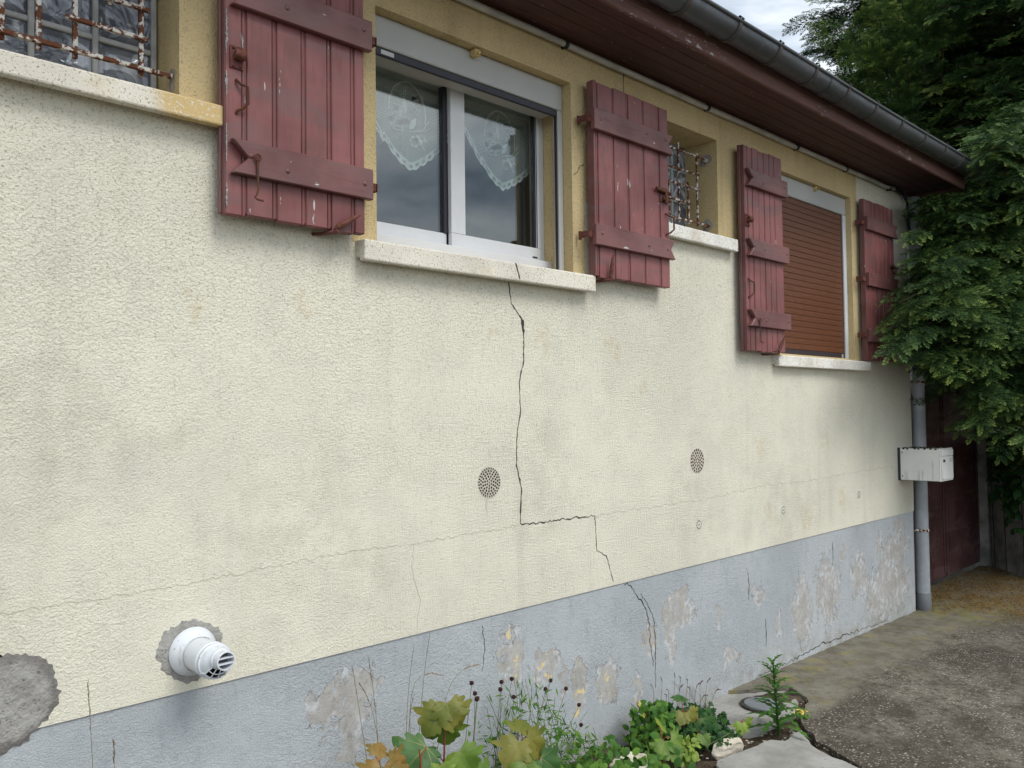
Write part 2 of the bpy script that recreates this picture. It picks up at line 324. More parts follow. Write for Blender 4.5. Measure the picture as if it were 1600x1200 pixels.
def mat_drive():
    g = G('worn_exposed_aggregate', .93, .15)
    o = g.xyz(); X, Y = o[0], o[1]
    big = g.noise(1.5, 5, .65, .5); mid = g.noise(6, 5, .65)
    b = g.mix(g.sm(mid, .3, .7), (.098, .085, .066), (.165, .146, .118))
    strip = g.sm(g.ma('ADD', Y, g.ma('MULTIPLY', g.ma('SUBTRACT', big, .5), .5)), -.52, -.40)
    dark = g.ma('MULTIPLY', g.sm(big, .42, .60), g.ma('SUBTRACT', 1, g.ma('MULTIPLY', strip, .85)))
    gr = g.noise(26, 6, .78, .3); b = g.mix(g.sm(gr, .50, .60, 0, .75), b, (.035, .030, .023)); b = g.mix(g.sm(gr, .47, .36, 0, .5), b, (.215, .198, .168))
    b = g.mix(g.ma('MULTIPLY', dark, .72), b, (.045, .036, .026))
    smooth = g.mix(g.sm(g.noise(5, 6, .7), .35, .68), (.20, .186, .148), (.115, .102, .077)); smooth = g.mix(g.sm(gr, .52, .64, 0, .6), smooth, (.085, .076, .06))
    b = g.mix(g.ma('MULTIPLY', strip, .9), b, smooth)
    moss = g.sm(g.noise(4.5, 5, .7), .52, .66, 0, .6)
    b = g.mix(g.ma('MULTIPLY', moss, g.sm(Y, -.75, -.1)), b, (.24, .21, .075))
    v = g.n('ShaderNodeTexVoronoi'); v.inputs['Scale'].default_value = 78; g.link(g.P, v.inputs['Vector'])
    sel = g.xyz(v.outputs['Color'])[0]
    peb = g.ma('MULTIPLY', g.sm(v.outputs['Distance'], .46, .34), g.ma('GREATER_THAN', sel, .45))
    peb = g.ma('MULTIPLY', peb, g.ma('MULTIPLY', g.sm(g.noise(3, 3), .32, .55), g.ma('SUBTRACT', 1, g.ma('MULTIPLY', strip, .88))))
    peb = g.ma('MULTIPLY', peb, .8)
    pc = g.mix(g.ma('POWER', g.xyz(v.outputs['Color'])[1], 2.2), (.13, .115, .095), (.50, .465, .41))
    b = g.mix(peb, b, pc)
    v2 = g.vor(150); b = g.mix(g.ma('MULTIPLY', g.sm(v2, .22, .12, 0, .7), g.ma('SUBTRACT', 1, strip)), b, (.30, .28, .25))
    mo2 = g.ma('MULTIPLY', g.ma('MULTIPLY', g.sm(X, 6.5, 7.0), g.sm(X, 8.2, 7.3)), g.ma('MULTIPLY', g.sm(Y, -.75, -.35), g.sm(g.noise(9, 5, .7), .38, .58)))
    b = g.mix(g.ma('MULTIPLY', mo2, .6), b, (.19, .185, .06))
    far = g.sm(X, 6.8, 7.6)
    nd = g.noise(60, 3, .6); b = g.mix(g.ma('MULTIPLY', far, g.sm(g.noise(5, 4), .32, .6, 0, .75)), b, g.mix(g.sm(nd, .42, .6), (.035, .024, .012), (.30, .185, .055)))
    g.set('Base Color', b)
    h = g.ma('ADD', g.ma('MULTIPLY', peb, .8), g.ma('MULTIPLY', g.noise(55, 4, .65), 1.1)); h = g.ma('ADD', h, g.ma('MULTIPLY', mid, 1.6))
    g.bump(h, .55, .010); return g.m
def mat_soil():
    g = G('dry_soil', .97, .05); n = g.noise(14, 6, .7); f = g.noise(80, 4, .7)
    b = g.mix(g.sm(n, .3, .7), (.05, .036, .024), (.135, .105, .075)); b = g.mix(g.sm(f, .6, .7), b, (.26, .23, .19))
    g.set('Base Color', b); g.bump(g.ma('ADD', n, f), .9, .02); return g.m
def mat_stone(name, a, b_, sc=9):
    g = G(name, .9, .2); n = g.noise(sc, 6, .65); f = g.noise(sc*9, 4, .65)
    b = g.mix(g.sm(n, .35, .7), a, b_); b = g.mix(g.sm(f, .40, .30, 0, .6), b, tuple(v*.35 for v in a)); b = g.mix(g.sm(g.noise(3, 4), .55, .72, 0, .55), b, tuple(v*.4 for v in b_))
    g.set('Base Color', b); g.bump(g.ma('ADD', n, g.ma('MULTIPLY', f, .5)), .5, .008); return g.m

RED = (.18, .059, .056)
MT = dict(
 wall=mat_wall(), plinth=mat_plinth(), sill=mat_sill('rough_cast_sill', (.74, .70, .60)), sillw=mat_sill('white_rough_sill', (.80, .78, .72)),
 red=mat_paint('red_brown_shutter_paint', RED, .9), redb=mat_paint('red_brown_batten_paint', (.135, .052, .049), .3, axis='x'),
 rededge=mat_paint('dull_red_edge_paint', (.13, .052, .052), .8),
 redmetal=mat_rust('red_painted_iron', (.15, .055, .05), .50), rust=mat_rust('dark_rusty_iron', (.075, .04, .035), .52),
 bars=mat_rust('flaking_white_iron', (.54, .52, .48), .525), yiron=mat_rust('ochre_painted_iron', (.58, .44, .2), .40),
 soffit=mat_soffit(), fascia=mat_fascia(), gutter=mat_zinc('aged_zinc', (.115, .125, .135)), bracket=mat_rust('gutter_bracket_iron', (.07, .062, .058), .36),
 pipe=mat_plain('grey_plastic_pipe', (.36, .385, .41), .45, .4, 0, .35, 3), shoe=mat_plain('dark_grey_plastic', (.16, .17, .185), .5),
 conduit=mat_plain('off_white_conduit', (.50, .48, .44), .5, .4, 0, .4, 4), black=mat_plain('black_rubber', (.015, .015, .017), .6),
 alu=mat_plain('white_lacquered_frame', (.66, .67, .68), .35, .5, 0, .08, 5), box=mat_plain('grey_lacquered_box', (.425, .425, .405), .4, .5, 0, .12, 3),
 gasket=mat_plain('dark_gasket', (.035, .034, .045), .5), label=mat_plain('printed_label', (.6, .6, .58), .6),
 glass=mat_glass(), lace=mat_lace(.47, 'lace_net'), lacem=mat_lace(.98, 'lace_motif'), block=mat_block(),
 joint=mat_plain('grey_block_joint', (.40, .405, .40), .9, .1, 0, .25, 12, .3), slat=mat_slats(), endbar=mat_plain('dark_bottom_bar', (.045, .035, .04), .5),
 pvc=mat_drip('white_flue_plastic', (.66, .69, .73), .42), dark=mat_plain('dark_hollow', (.012, .011, .011), .9, .05),
 vent=mat_plain('cream_plastic', (.60, .56, .47), .6, .3, 0, .2, 30), ventd=mat_plain('dusty_cream_plastic', (.60, .55, .45), .75, .2, 0, .35, 30),
 bare=mat_plain('weathered_bare_wood', (.36, .35, .335), .85, .1, 0, .4, 40), ventp=mat_plain('cream_painted_plastic', (.66, .645, .56), .8, .2, 0, .2, 30), hole=mat_plain('vent_hole', (.03, .018, .014), .95, .02), mortar=mat_mortar(), crack=mat_plain('crack_shadow_grime', (.06, .055, .048), .95, .02),
 hair=mat_plain('hairline_grime', (.575, .545, .45), .95, .05), box_white=mat_drip('white_mailbox_enamel', (.74, .74, .71), .45),
 grime=mat_plain('black_grime', (.06, .055, .045), .9, .1, 0, .5, 40), gate=mat_paint('maroon_gate_paint', (.06, .021, .019), .1, .6),
 drive=mat_drive(), soil=mat_soil(), concrete=mat_stone('pale_concrete', (.33, .325, .305), (.22, .215, .195), 5), lime=mat_stone('limestone', (.60, .55, .45), (.47, .42, .33), 9),
 room=mat_plain('dim_room_wall', (.16, .14, .115), .9, .1), tile=mat_plain('roof_tile', (.19, .085, .06), .85, .15, 0, .4, 6, .4), pier=mat_stone('stained_render', (.33, .33, .31), (.13, .13, .12), 4),
 bark=mat_plain('conifer_bark', (.045, .032, .024), .95, .05, 0, .5, 14, .8), earth=mat_stone('rough_yard_ground', (.16, .15, .12), (.10, .10, .07), 3),
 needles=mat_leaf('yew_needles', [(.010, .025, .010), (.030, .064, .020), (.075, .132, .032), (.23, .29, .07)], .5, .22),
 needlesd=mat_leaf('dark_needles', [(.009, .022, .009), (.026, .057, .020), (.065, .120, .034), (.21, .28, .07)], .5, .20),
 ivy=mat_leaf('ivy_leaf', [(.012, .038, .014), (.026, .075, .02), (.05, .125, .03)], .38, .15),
 herb=mat_leaf('fresh_herb', [(.035, .095, .02), (.07, .17, .03), (.15, .27, .04)], .5, .3), twig=mat_plain('herb_stem', (.12, .13, .05), .7), redstem=mat_plain('red_stalk', (.22, .045, .03), .5),
 straw=mat_plain('dry_grass_stem', (.20, .175, .10), .8), straws=mat_plain('dry_seed_head', (.20, .145, .085), .9, .05), purple=mat_plain('purple_brome_spike', (.10, .05, .055), .9, .05),
 burr=mat_plain('dark_burr', (.045, .022, .02), .95, .05), yflower=mat_plain('yellow_petal', (.62, .50, .10), .6), mgreen=mat_leafplain('maple_leaf_green', (.075, .155, .018), (.15, .235, .03), 14, .25, .5),
 mdark=mat_leafplain('maple_leaf_deep', (.035, .10, .022), (.06, .145, .03), 14, .2, .35), mlime=mat_leafplain('maple_leaf_lime', (.23, .31, .04), (.15, .25, .03), 14, .25, .4),
 mbronze=mat_leafplain('maple_leaf_bronze', (.20, .185, .03), (.115, .15, .022), 9, .25, .6), morange=mat_leafplain('maple_leaf_orange', (.26, .15, .035), (.15, .13, .028), 9, .25, .6),
 vein=mat_plain('leaf_vein', (.19, .21, .055), .5), litter=mat_leaf('dead_needle_litter', [(.05, .03, .012), (.16, .09, .03), (.33, .21, .07)], .9, 0), pebble=mat_leaf('pebble_chip', [(.10, .09, .075), (.22, .20, .175), (.46, .43, .38)], .9, 0),
)

# ------------------------------------------------------------------ mesh helpers
WLOC = {}
class MB:
    def __init__(s): s.v = []; s.f = []; s.mi = []; s.tint = None
    def add(s, vs, fs, mi=0):
        k = len(s.v); s.v += [tuple(p) for p in vs]; s.f += [[i+k for i in f] for f in fs]; s.mi += [mi]*len(fs); return s
    def box(s, x0, y0, z0, x1, y1, z1, mi=0):
        return s.add([(x0,y0,z0),(x1,y0,z0),(x1,y1,z0),(x0,y1,z0),(x0,y0,z1),(x1,y0,z1),(x1,y1,z1),(x0,y1,z1)],
                     [(0,3,2,1),(4,5,6,7),(0,1,5,4),(1,2,6,5),(2,3,7,6),(3,0,4,7)], mi)
    def prism(s, poly, y0, y1, mi=0, axis='y'):       # polygon counter-clockwise seen from -y (x,z)
        n = len(poly)
        def P(a, b, t): return (a, t, b) if axis == 'y' else ((a, b, t) if axis == 'z' else (t, a, b))
        vs = [P(a, b, y0) for a, b in poly]+[P(a, b, y1) for a, b in poly]
        fs = [list(range(n)), list(range(2*n-1, n-1, -1))]+[(i, i+n, (i+1) % n+n, (i+1) % n) for i in range(n)]
        return s.add(vs, fs, mi)
    def tube(s, pts, r, seg=8, mi=0, cap=True):
        pts = [Vector(p) for p in pts]; n = len(pts); rs = r if isinstance(r, (list, tuple)) else [r]*n
        vs = []; prev = None
        for i, p in enumerate(pts):
            t = (pts[min(i+1, n-1)]-pts[max(i-1, 0)]).normalized()
            if prev is None:
                a = Vector((0, 0, 1)) if abs(t.z) < .9 else Vector((1, 0, 0)); prev = t.cross(a).normalized()
            prev = (prev-t*prev.dot(t)).normalized(); b = t.cross(prev)
            for k in range(seg):
                an = 2*PI*k/seg; vs.append(p+(prev*math.cos(an)+b*math.sin(an))*rs[i])
        fs = [(i*seg+k, i*seg+(k+1) % seg, (i+1)*seg+(k+1) % seg, (i+1)*seg+k) for i in range(n-1) for k in range(seg)]
        if cap: fs += [list(range(seg-1, -1, -1)), list(range((n-1)*seg, n*seg))]
        return s.add(vs, fs, mi)
    def lathe(s, prof, o, axis, seg=32, mi=0):          # prof: (radius, distance along axis)
        o = Vector(o); ax = Vector(axis).normalized(); a = ax.cross(Vector((0, 0, 1)) if abs(ax.z) < .9 else Vector((1, 0, 0))).normalized(); b = ax.cross(a)
        vs = [o+ax*d+(a*math.cos(2*PI*k/seg)+b*math.sin(2*PI*k/seg))*r for r, d in prof for k in range(seg)]
        fs = [(i*seg+k, i*seg+(k+1) % seg, (i+1)*seg+(k+1) % seg, (i+1)*seg+k) for i in range(len(prof)-1) for k in range(seg)]
        return s.add(vs, fs, mi)
    def ball(s, c, r, mi=0, seg=8, sc=(1, 1, 1)):
        c = Vector(c); vs = []; R = seg//2+1
        for i in range(R+1):
            th = PI*i/R
            for k in range(seg): vs.append((c.x+r*sc[0]*math.sin(th)*math.cos(2*PI*k/seg), c.y+r*sc[1]*math.sin(th)*math.sin(2*PI*k/seg), c.z+r*sc[2]*math.cos(th)))
        return s.add(vs, [(i*seg+k, (i+1)*seg+k, (i+1)*seg+(k+1) % seg, i*seg+(k+1) % seg) for i in range(R) for k in range(seg)], mi)
    def ribbon(s, pts, wd, y, mi=0, jit=.004, step=.012, thick=.0016):   # jagged crack line on a wall plane, pts (x, z); wd list
        P = []; W = []
        for i in range(len(pts)-1):
            a, b = Vector(pts[i]), Vector(pts[i+1]); n = max(1, int((b-a).length/step))
            for k in range(n):
                t = k/n; d = (b-a).normalized(); q = a.lerp(b, t)+Vector((-d.y, d.x))*random.uniform(-jit, jit)
                P.append(q); W.append((wd[i]*(1-t)+wd[i+1]*t)*random.choice((.35, .6, .8, 1, 1.1, 1.5))*random.uniform(.8, 1.15))
        P.append(Vector(pts[-1])); W.append(wd[-1]*.3)
        vs = []; fs = []
        for i, p in enumerate(P):
            d = (P[min(i+1, len(P)-1)]-P[max(i-1, 0)]).normalized(); nrm = Vector((-d.y, d.x))*W[i]/2
            vs += [(p.x+nrm.x, y, p.y+nrm.y), (p.x-nrm.x, y, p.y-nrm.y), (p.x+nrm.x, y+thick, p.y+nrm.y), (p.x-nrm.x, y+thick, p.y-nrm.y)]
        for i in range(len(P)-1):
            a = i*4; b = a+4
            fs += [(a, a+1, b+1, b), (a+1, a+3, b+3, b+1), (a+2, a, b, b+2)]
        return s.add(vs, fs, mi)
    def build(s, name, mats, parent=None, smooth=False, bevel=0, origin=None, seg=1):
        me = bpy.data.meshes.new(name)
        if parent is not None and origin is None: origin = WLOC.get(parent.name, Vector((0, 0, 0)))
        o3 = Vector(origin) if origin is not None else Vector((0, 0, 0))
        vs = np.array(s.v, dtype=float)-np.array(o3)
        me.from_pydata(vs.tolist(), [], s.f)
        for m in (mats if isinstance(mats, (list, tuple)) else [mats]): me.materials.append(m)
        me.polygons.foreach_set('material_index', s.mi)
        bm = bmesh.new(); bm.from_mesh(me); bmesh.ops.recalc_face_normals(bm, faces=bm.faces); bm.to_mesh(me); bm.free()
        if smooth:
            me.polygons.foreach_set('use_smooth', [True]*len(me.polygons)); me.set_sharp_from_angle(angle=math.radians(38))
        if s.tint is not None:
            at = me.attributes.new('tint', 'FLOAT', 'POINT'); at.data.foreach_set('value', s.tint)
        o = bpy.data.objects.new(name, me); COL.objects.link(o)
        if parent is not None: o.parent = parent; o.location = o3-WLOC.get(parent.name, Vector((0, 0, 0)))
        else: o.location = o3
        WLOC[o.name] = o3.copy()
        if bevel:
            md = o.modifiers.new('bevel', 'BEVEL'); md.width = bevel; md.segments = seg; md.limit_method = 'ANGLE'; md.angle_limit = math.radians(40)
        return o
def np_mesh(name, V, F, tint, mat, parent=None, origin=(0, 0, 0), smooth=False):
    """V (n,3), F (m,k) arrays"""
    me = bpy.data.meshes.new(name); V = V-np.array(origin); k = F.shape[1]
    me.vertices.add(len(V)); me.vertices.foreach_set('co', V.astype(np.float32).ravel())
    me.loops.add(F.size); me.loops.foreach_set('vertex_index', F.astype(np.int32).ravel())
    me.polygons.add(len(F)); me.polygons.foreach_set('loop_start', np.arange(0, F.size, k, dtype=np.int32))
    me.polygons.foreach_set('loop_total', np.full(len(F), k, dtype=np.int32)); me.update(calc_edges=True)
    if tint is not None:
        at = me.attributes.new('tint', 'FLOAT', 'POINT'); at.data.foreach_set('value', tint.astype(np.float32))
    me.materials.append(mat)
    if smooth: me.polygons.foreach_set('use_smooth', [True]*len(me.polygons))
    o = bpy.data.objects.new(name, me); COL.objects.link(o)
    if parent is not None: o.parent = parent; o.location = Vector(origin)-WLOC[parent.name]
    else: o.location = origin
    WLOC[o.name] = Vector(origin); return o
def tag(o, label, cat, group=None, kind=None):
    if kind: o['kind'] = kind
    if label: o['label'] = label
    if cat: o['category'] = cat
    if group: o['group'] = group
    return o
def thing(name, loc, label, cat, group=None):
    o = bpy.data.objects.new(name, None); COL.objects.link(o); o.location = loc; o.empty_display_size = .1
    WLOC[o.name] = Vector(loc); return tag(o, label, cat, group)
def sub_empty(name, parent, loc):
    o = bpy.data.objects.new(name, None); COL.objects.link(o); o.parent = parent; o.location = Vector(loc)-WLOC[parent.name]
    o.empty_display_size = .05; WLOC[o.name] = Vector(loc); return o
def copy_child(o, parent, dloc):
    c = o.copy(); COL.objects.link(c); c.parent = parent; c.location = Vector(o.location)+Vector(dloc); return c
def gz(x): return .0165*(6.9-min(6.9, max(-3, x)))

# ------------------------------------------------------------------ house
house = thing('house', (3, 0, 0), 'single storey house with cream roughcast wall, grey painted base, red wooden shutters and brown eaves', 'house')
XL, XR, ZT = -4.0, 6.88, 3.30
OPEN = [(-.35, 1.075, 2.56, 3.09), (1.80, 2.88, 2.215, 3.085), (3.45, 4.112, 2.553, 3.09), (4.80, 5.855, 1.925, 3.06)]
def wall_mesh():
    m = MB(); xs = sorted({XL, XR, *[o[0] for o in OPEN], *[o[1] for o in OPEN]}); zs = sorted({.773, ZT, *[o[2] for o in OPEN], *[o[3] for o in OPEN]})
    vid = {}
    def V(x, z):
        if (x, z) not in vid: vid[(x, z)] = len(m.v); m.v.append((x, 0, z))
        return vid[(x, z)]
    for i in range(len(xs)-1):
        for j in range(len(zs)-1):
            cx, cz = (xs[i]+xs[i+1])/2, (zs[j]+zs[j+1])/2
            if any(a < cx < b and c < cz < d for a, b, c, d in OPEN): continue
            m.f.append([V(xs[i], zs[j]), V(xs[i+1], zs[j]), V(xs[i+1], zs[j+1]), V(xs[i], zs[j+1])]); m.mi.append(0)
    for a, b, c, d in OPEN:                               # reveals
        for p, q in (((a, c), (a, d)), ((a, d), (b, d)), ((b, d), (b, c)), ((b, c), (a, c))):
            m.add([(p[0], 0, p[1]), (q[0], 0, q[1]), (q[0], .26, q[1]), (p[0], .26, p[1])], [(0, 1, 2, 3)])
    m.add([(XR, 0, .773), (XR, .3, .773), (XR, .3, ZT), (XR, 0, ZT)], [(0, 1, 2, 3)])       # corner return
    m.add([(XL, 0, .773), (XR, 0, .773), (XR, .006, .773), (XL, .006, .773)], [(0, 1, 2, 3)])  # drip lip above the plinth
    return m
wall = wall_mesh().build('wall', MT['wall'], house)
m = MB(); m.add([(XL, .005, -.3), (XR-.005, .005, -.3), (XR-.005, .005, .773), (XL, .005, .773), (XR-.005, .3, -.3), (XR-.005, .3, .773)], [(0, 1, 2, 3), (1, 4, 5, 2)])
plinth = m.build('plinth', MT['plinth'], wall)
# body of the house behind the front
m = MB(); m.box(XL, .28, -.3, XR-.01, 8, 1.88); m.box(XL, 2.6, 1.88, XR-.01, 8, 3.3); m.box(3.16, .28, 1.88, 4.6, 2.6, 3.3)
m.box(XL, .28, 1.88, -.6, 2.6, 3.3); m.box(6.2, .28, 1.88, XR-.01, 2.6, 3.3); m.box(1.2, .28, 1.88, 1.5, 2.6, 3.3); m.box(XL, .002, 3.301, XR-.01, 8, 3.36); m.box(XL-.05, .002, -.3, XL, 8, 3.36)
m.build('wall', MT['room'], house)

def crack(pts, wd, y=-.0012, jit=.004, step=.012, mt='crack', name='crack', par=None):
    return MB().ribbon(pts, wd, y, 0, jit, step).build(name, MT[mt], par or wall)
crack([(2.469,2.134),(2.481,2.045),(2.515,2.01),(2.542,1.985),(2.554,1.898),(2.549,1.797),(2.531,1.746),(2.524,1.715),(2.526,1.633),(2.529,1.598),(2.503,1.482),(2.5,1.367),(2.528,1.273),(2.517,1.125)],
      [.006,.006,.007,.008,.006,.005,.006,.004,.004,.004,.005,.005,.006,.005], jit=.002)
MB().ribbon([(2.535, 1.995), (2.547, 1.975), (2.551, 1.945), (2.552, 1.915)], [.005, .015, .014, .004], -.0016, 0, .002, .01).build('crack', MT['crack'], wall)
crack([(2.517,1.123),(2.587,1.116),(2.726,1.117),(2.854,1.115),(3.004,1.112)], [.006,.005,.004,.0045,.004], jit=.005)
crack([(3.004,1.111),(3.007,1.06),(3.016,.951),(3.084,.917),(3.132,.788)], [.0045,.004,.004,.0035,.002], jit=.003)
crack([(3.216,.77),(3.269,.754),(3.329,.678),(3.351,.665),(3.40,.60),(3.411,.53),(3.423,.43),(3.44,.33)], [.002,.005,.005,.004,.004,.003,.003,.002], y=.0036, jit=.006, par=plinth)
crack([(3.345,.70),(3.41,.63),(3.452,.56),(3.46,.40),(3.455,.22)], [.002,.003,.004,.004,.002], y=.0036, jit=.005, par=plinth)
crack([(2.30,.74),(2.312,.66),(2.298,.56)], [.002,.003,.001], y=.0036, par=plinth)
crack([(4.36,.66),(4.372,.58),(4.362,.50)], [.003,.006,.002], y=.0036, par=plinth)
crack([(4.55,.36),(4.556,.27),(4.55,.2)], [.002,.006,.001], y=.0036, par=plinth)
crack([(5.45,.70),(5.456,.62),(5.44,.54)], [.002,.006,.001], y=.0036, par=plinth)
crack([(4.42,.05),(4.9,.052),(5.2,.075),(5.5,.062),(5.8,.05),(6.3,.03)], [.002,.004,.005,.006,.004,.002], y=.0034, jit=.010, step=.022, par=plinth)
crack([(2.512,1.121),(2.36,1.117),(2.21,1.117),(2.097,1.112),(2.015,1.108),(1.956,1.109),(1.658,1.116),(1.322,1.102),(1.017,1.089),(.6,1.09)], [.004,.0045,.004,.004,.003,.003,.002,.002,.002,.001], mt='hair', jit=.006)
crack([(1.956,1.109),(1.946,1.019),(1.961,.955),(1.989,.894),(1.979,.87),(1.969,.787)], [.002,.003,.003,.003,.002,.002], mt='hair', jit=.004)
crack([(3.003,1.11),(3.173,1.118),(3.348,1.111),(3.675,1.114),(3.853,1.109),(4.242,1.126),(4.604,1.14),(5.181,1.128),(5.757,1.142),(6.5,1.14)], [.003,.003,.003,.004,.003,.004,.003,.004,.004,.003], mt='hair', jit=.008, step=.02)
crack([(2.963,2.73),(2.931,2.706),(2.905,2.672),(2.882,2.664)], [.003,.004,.004,.003], jit=.004)
crack([(3.277,3.235),(3.272,3.19),(3.278,3.10)], [.005,.006,.004], jit=.003)
crack([(2.334,1.252),(2.322,1.222),(2.331,1.188)], [.004,.007,.002], mt='hair', jit=.003)
MB().prism([(.6+.012*math.cos(t*PI/4), .975+.012*math.sin(t*PI/4)) for t in range(8)], -.0015, .01).build('drill_hole', MT['dark'], wall)

def patch(name, fn, rings, y, thick, seed, c):            # mortar patch with ragged rim; fn(angle)-> (r inner, r outer)
    rnd = random.Random(seed); m = MB(); n = 72; vs = []
    for j in range(rings+1):
        for i in range(n):
            a = 2*PI*i/n; ri, ro = fn(a); t = j/rings; rr = ri+(ro-ri)*t
            if j == rings: rr *= 1+rnd.uniform(-.075, .06)
            hgt = thick*(1-.15*t) if j < rings else -.002
            vs.append((c[0]+rr*math.cos(a), y-hgt-rnd.uniform(0, .0015)*(j < rings), c[1]+rr*math.sin(a)))
    fs = [(j*n+i, j*n+(i+1) % n, (j+1)*n+(i+1) % n, (j+1)*n+i) for j in range(rings) for i in range(n)]
    return m.add(vs, fs).build(name, MT['mortar'], wall, smooth=True)
def wob(seed, k=5, amp=.08):
    rnd = random.Random(seed); co = [(rnd.uniform(-1, 1), rnd.uniform(0, 6.28)) for _ in range(k)]
    return lambda a: 1+amp*sum(c*math.sin((i+1)*a+p)/(1+.4*i) for i, (c, p) in enumerate(co))
w1, w2 = wob(3, 6, .07), wob(9, 7, .05)
patch('mortar_patch', lambda a: (.001, .128*w1(a)), 6, 0, .0035, 4, (.622, .858))
patch('mortar_patch', lambda a: (.001, .104*w2(a)*(1.04 if math.sin(a) > 0 else .93)), 5, 0, .003, 5, (1.108, .886))
# dark damp ring of the patch by the frame edge
# sills
def sill(x0, x1, zt, zb, y, mt, yd=.17, crackx=None):
    m = MB(); poly = [(-y, zb), (-y, zt), (yd, zt+.013), (yd, zb+.012), (.004, zb+.012), (-y+.03, zb+.006), (-y+.028, zb)]
    vs = [(x0, -0+p[0] if p[0] > 0 and p[0] == yd else p[0], p[1]) for p in poly]
    poly = [(-abs(y), zb), (-abs(y), zt), (yd, zt+.013), (yd, zb+.014), (-abs(y)+.036, zb+.014), (-abs(y)+.034, zb)]
    m.prism(poly[::-1], x0, x1, axis='x'); return m.build('sill', mt, house, bevel=.006, seg=2)
sill(-.40, 1.21, 2.546, 2.482, .06, MT['sill'])
s1 = sill(1.706, 2.968, 2.205, 2.131, .06, MT['sill'])
sill(3.40, 4.238, 2.541, 2.472, .05, MT['sillw'])
sill(4.684, 6.022, 1.909, 1.842, .05, MT['sillw'])
MB().ribbon([(2.448, 2.203), (2.462, 2.175), (2.474, 2.138)], [.005, .006, .005], -.0615, 0, .002).build('crack', MT['crack'], s1)

# ------------------------------------------------------------------ shutters
def shutter(x0, x1, z0, z1, yb, yf, grooves, notch, battens, seed, double=False, label=None):
    rnd = random.Random(seed)
    root = sub_empty('shutter', house, ((x0+x1)/2, yb, z0))
    m = MB(); ed = [x0]+grooves+[x1]; gw = .0035
    for i in range(len(ed)-1):
        a = ed[i]+(gw if i else 0); b = ed[i+1]-(gw if i < len(ed)-2 else 0)
        dz = rnd.uniform(-.004, .004); dy = rnd.uniform(0, .002)
        if double and i < len(ed)-2:                       # beaded tongue between planks
            m.box(a, yf+dy, z0+dz, b-.011, yb-.005, z1+dz); m.box(b-.0085, yf+.002, z0+dz, b, yb-.005, z1+dz)
        else: m.box(a, yf+dy, z0+dz, b, yb-.005, z1+dz)
    m.box(x0+.003, yf+.008, z0+.006, x1-.003, yb-.004, z1-.006)
    m.build('panel', MT['red'], root, bevel=.0028)
    # rebated stile on the free side, dull edge
    if notch == 'L':
        MB().box(x0-.008, yb-.018, z0, x0-.0005, yb, z1).build('edge_strip', MT['rededge'], root, bevel=.002)
        MB().box(x0-.002, yf+.002, z0+.001, x0-.0004, yb-.019, z1-.001).build('edge_strip', MT['rededge'], root)
    else:
        MB().box(x0-.002, yf+.002, z0+.001, x0-.0004, yb, z1-.001).build('edge_strip', MT['rededge'], root)
    for (bx0, bx1, bz0, bz1) in battens:
        zm = (bz0+bz1)/2; nd = .052*(bz1-bz0)/.10; t = .026
        if notch == 'L': poly = [(bx0, bz0), (bx1, bz0), (bx1, bz1), (bx0, bz1), (bx0+nd, zm)]
        else: poly = [(bx0, bz0), (bx1, bz0), (bx1-nd*.75, zm), (bx1, bz1), (bx0, bz1)]
        b = MB().prism(poly, yf-t, yf-.0003).build('batten', MT['redb'], root, bevel=.003)
        for fx in (.06, .36, .93):
            px = bx0+(bx1-bx0)*(fx if notch == 'L' else 1-fx)
            if fx == .06: px += .03*(1 if notch == 'L' else -1)
            MB().ball((px, yf-t-.0005, zm+rnd.uniform(-.015, .015)), .0085, sc=(1, .45, 1)).build('screw_head', MT['redb'], b, smooth=True)
        # strap hinge on the hung side
        hx = x1 if notch == 'L' else x0; sgn = 1 if notch == 'L' else -1
        h = MB(); X2 = hx+sgn*.05
        h.box(min(hx-sgn*.03, X2), yf-.002, zm-.014, max(hx-sgn*.03, X2), yf+.004, zm+.014)
        h.box(min(X2-sgn*.004, X2+sgn*.004), yf-.002, zm-.014, max(X2-sgn*.004, X2+sgn*.004), -.022, zm+.014)
        h.tube([(X2, -.020, zm-.02), (X2, -.020, zm+.018)], .0075, 8)
        if notch == 'R' or seed == 1: h.build('hinge', MT['redmetal'], root)
    return root
def handle(root, x, z0, z1, y, out=.02, dx=.028, mt='rust'):
    MB().tube([(x, y, z1), (x, y-.006, z1-.006), (x+dx*.35, y-out*.6, z1-.016), (x+dx, y-out, z1-.022), (x+dx, y-out, z0+.03), (x+dx*.5, y-out*.6, z0+.014), (x, y-.004, z0+.006), (x, y, z0-.002)],
              [.0045]*8, 7).build('handle', MT[mt], root, smooth=True)
def hook(root, x, z0, z1, y):
    m = MB(); m.tube([(x+.010*math.cos(t), y-.006, z1+.010*math.sin(t)) for t in np.linspace(0, 2*PI, 9)], .003, 6)
    m.tube([(x, y-.004, z1-.006), (x+.002, y-.004, z0+.03), (x-.004, y-.006, z0+.012), (x-.012, y-.010, z0+.004), (x-.008, y-.016, z0-.004), (x+.012, y-.018, z0-.006)], .0035, 6)
    m.build('hook', MT['rust'], root, smooth=True)
def latch(root, x, z, y):
    m = MB(); m.box(x-.022, y-.003, z-.035, x+.022, y, z+.035)
    m.lathe([(.001, 0), (.016, 0), (.017, .03), (.012, .034), (.011, .012), (.001, .012)], (x-.012, y-.014, z+.006), (1, -.25, -.15), 14)
    for dx, dz in ((-.012, .028), (.012, .026), (-.012, -.028), (.012, -.028)): m.ball((x+dx, y-.004, z+dz), .005)
    m.build('latch', MT['redmetal'], root, smooth=True, bevel=.001)
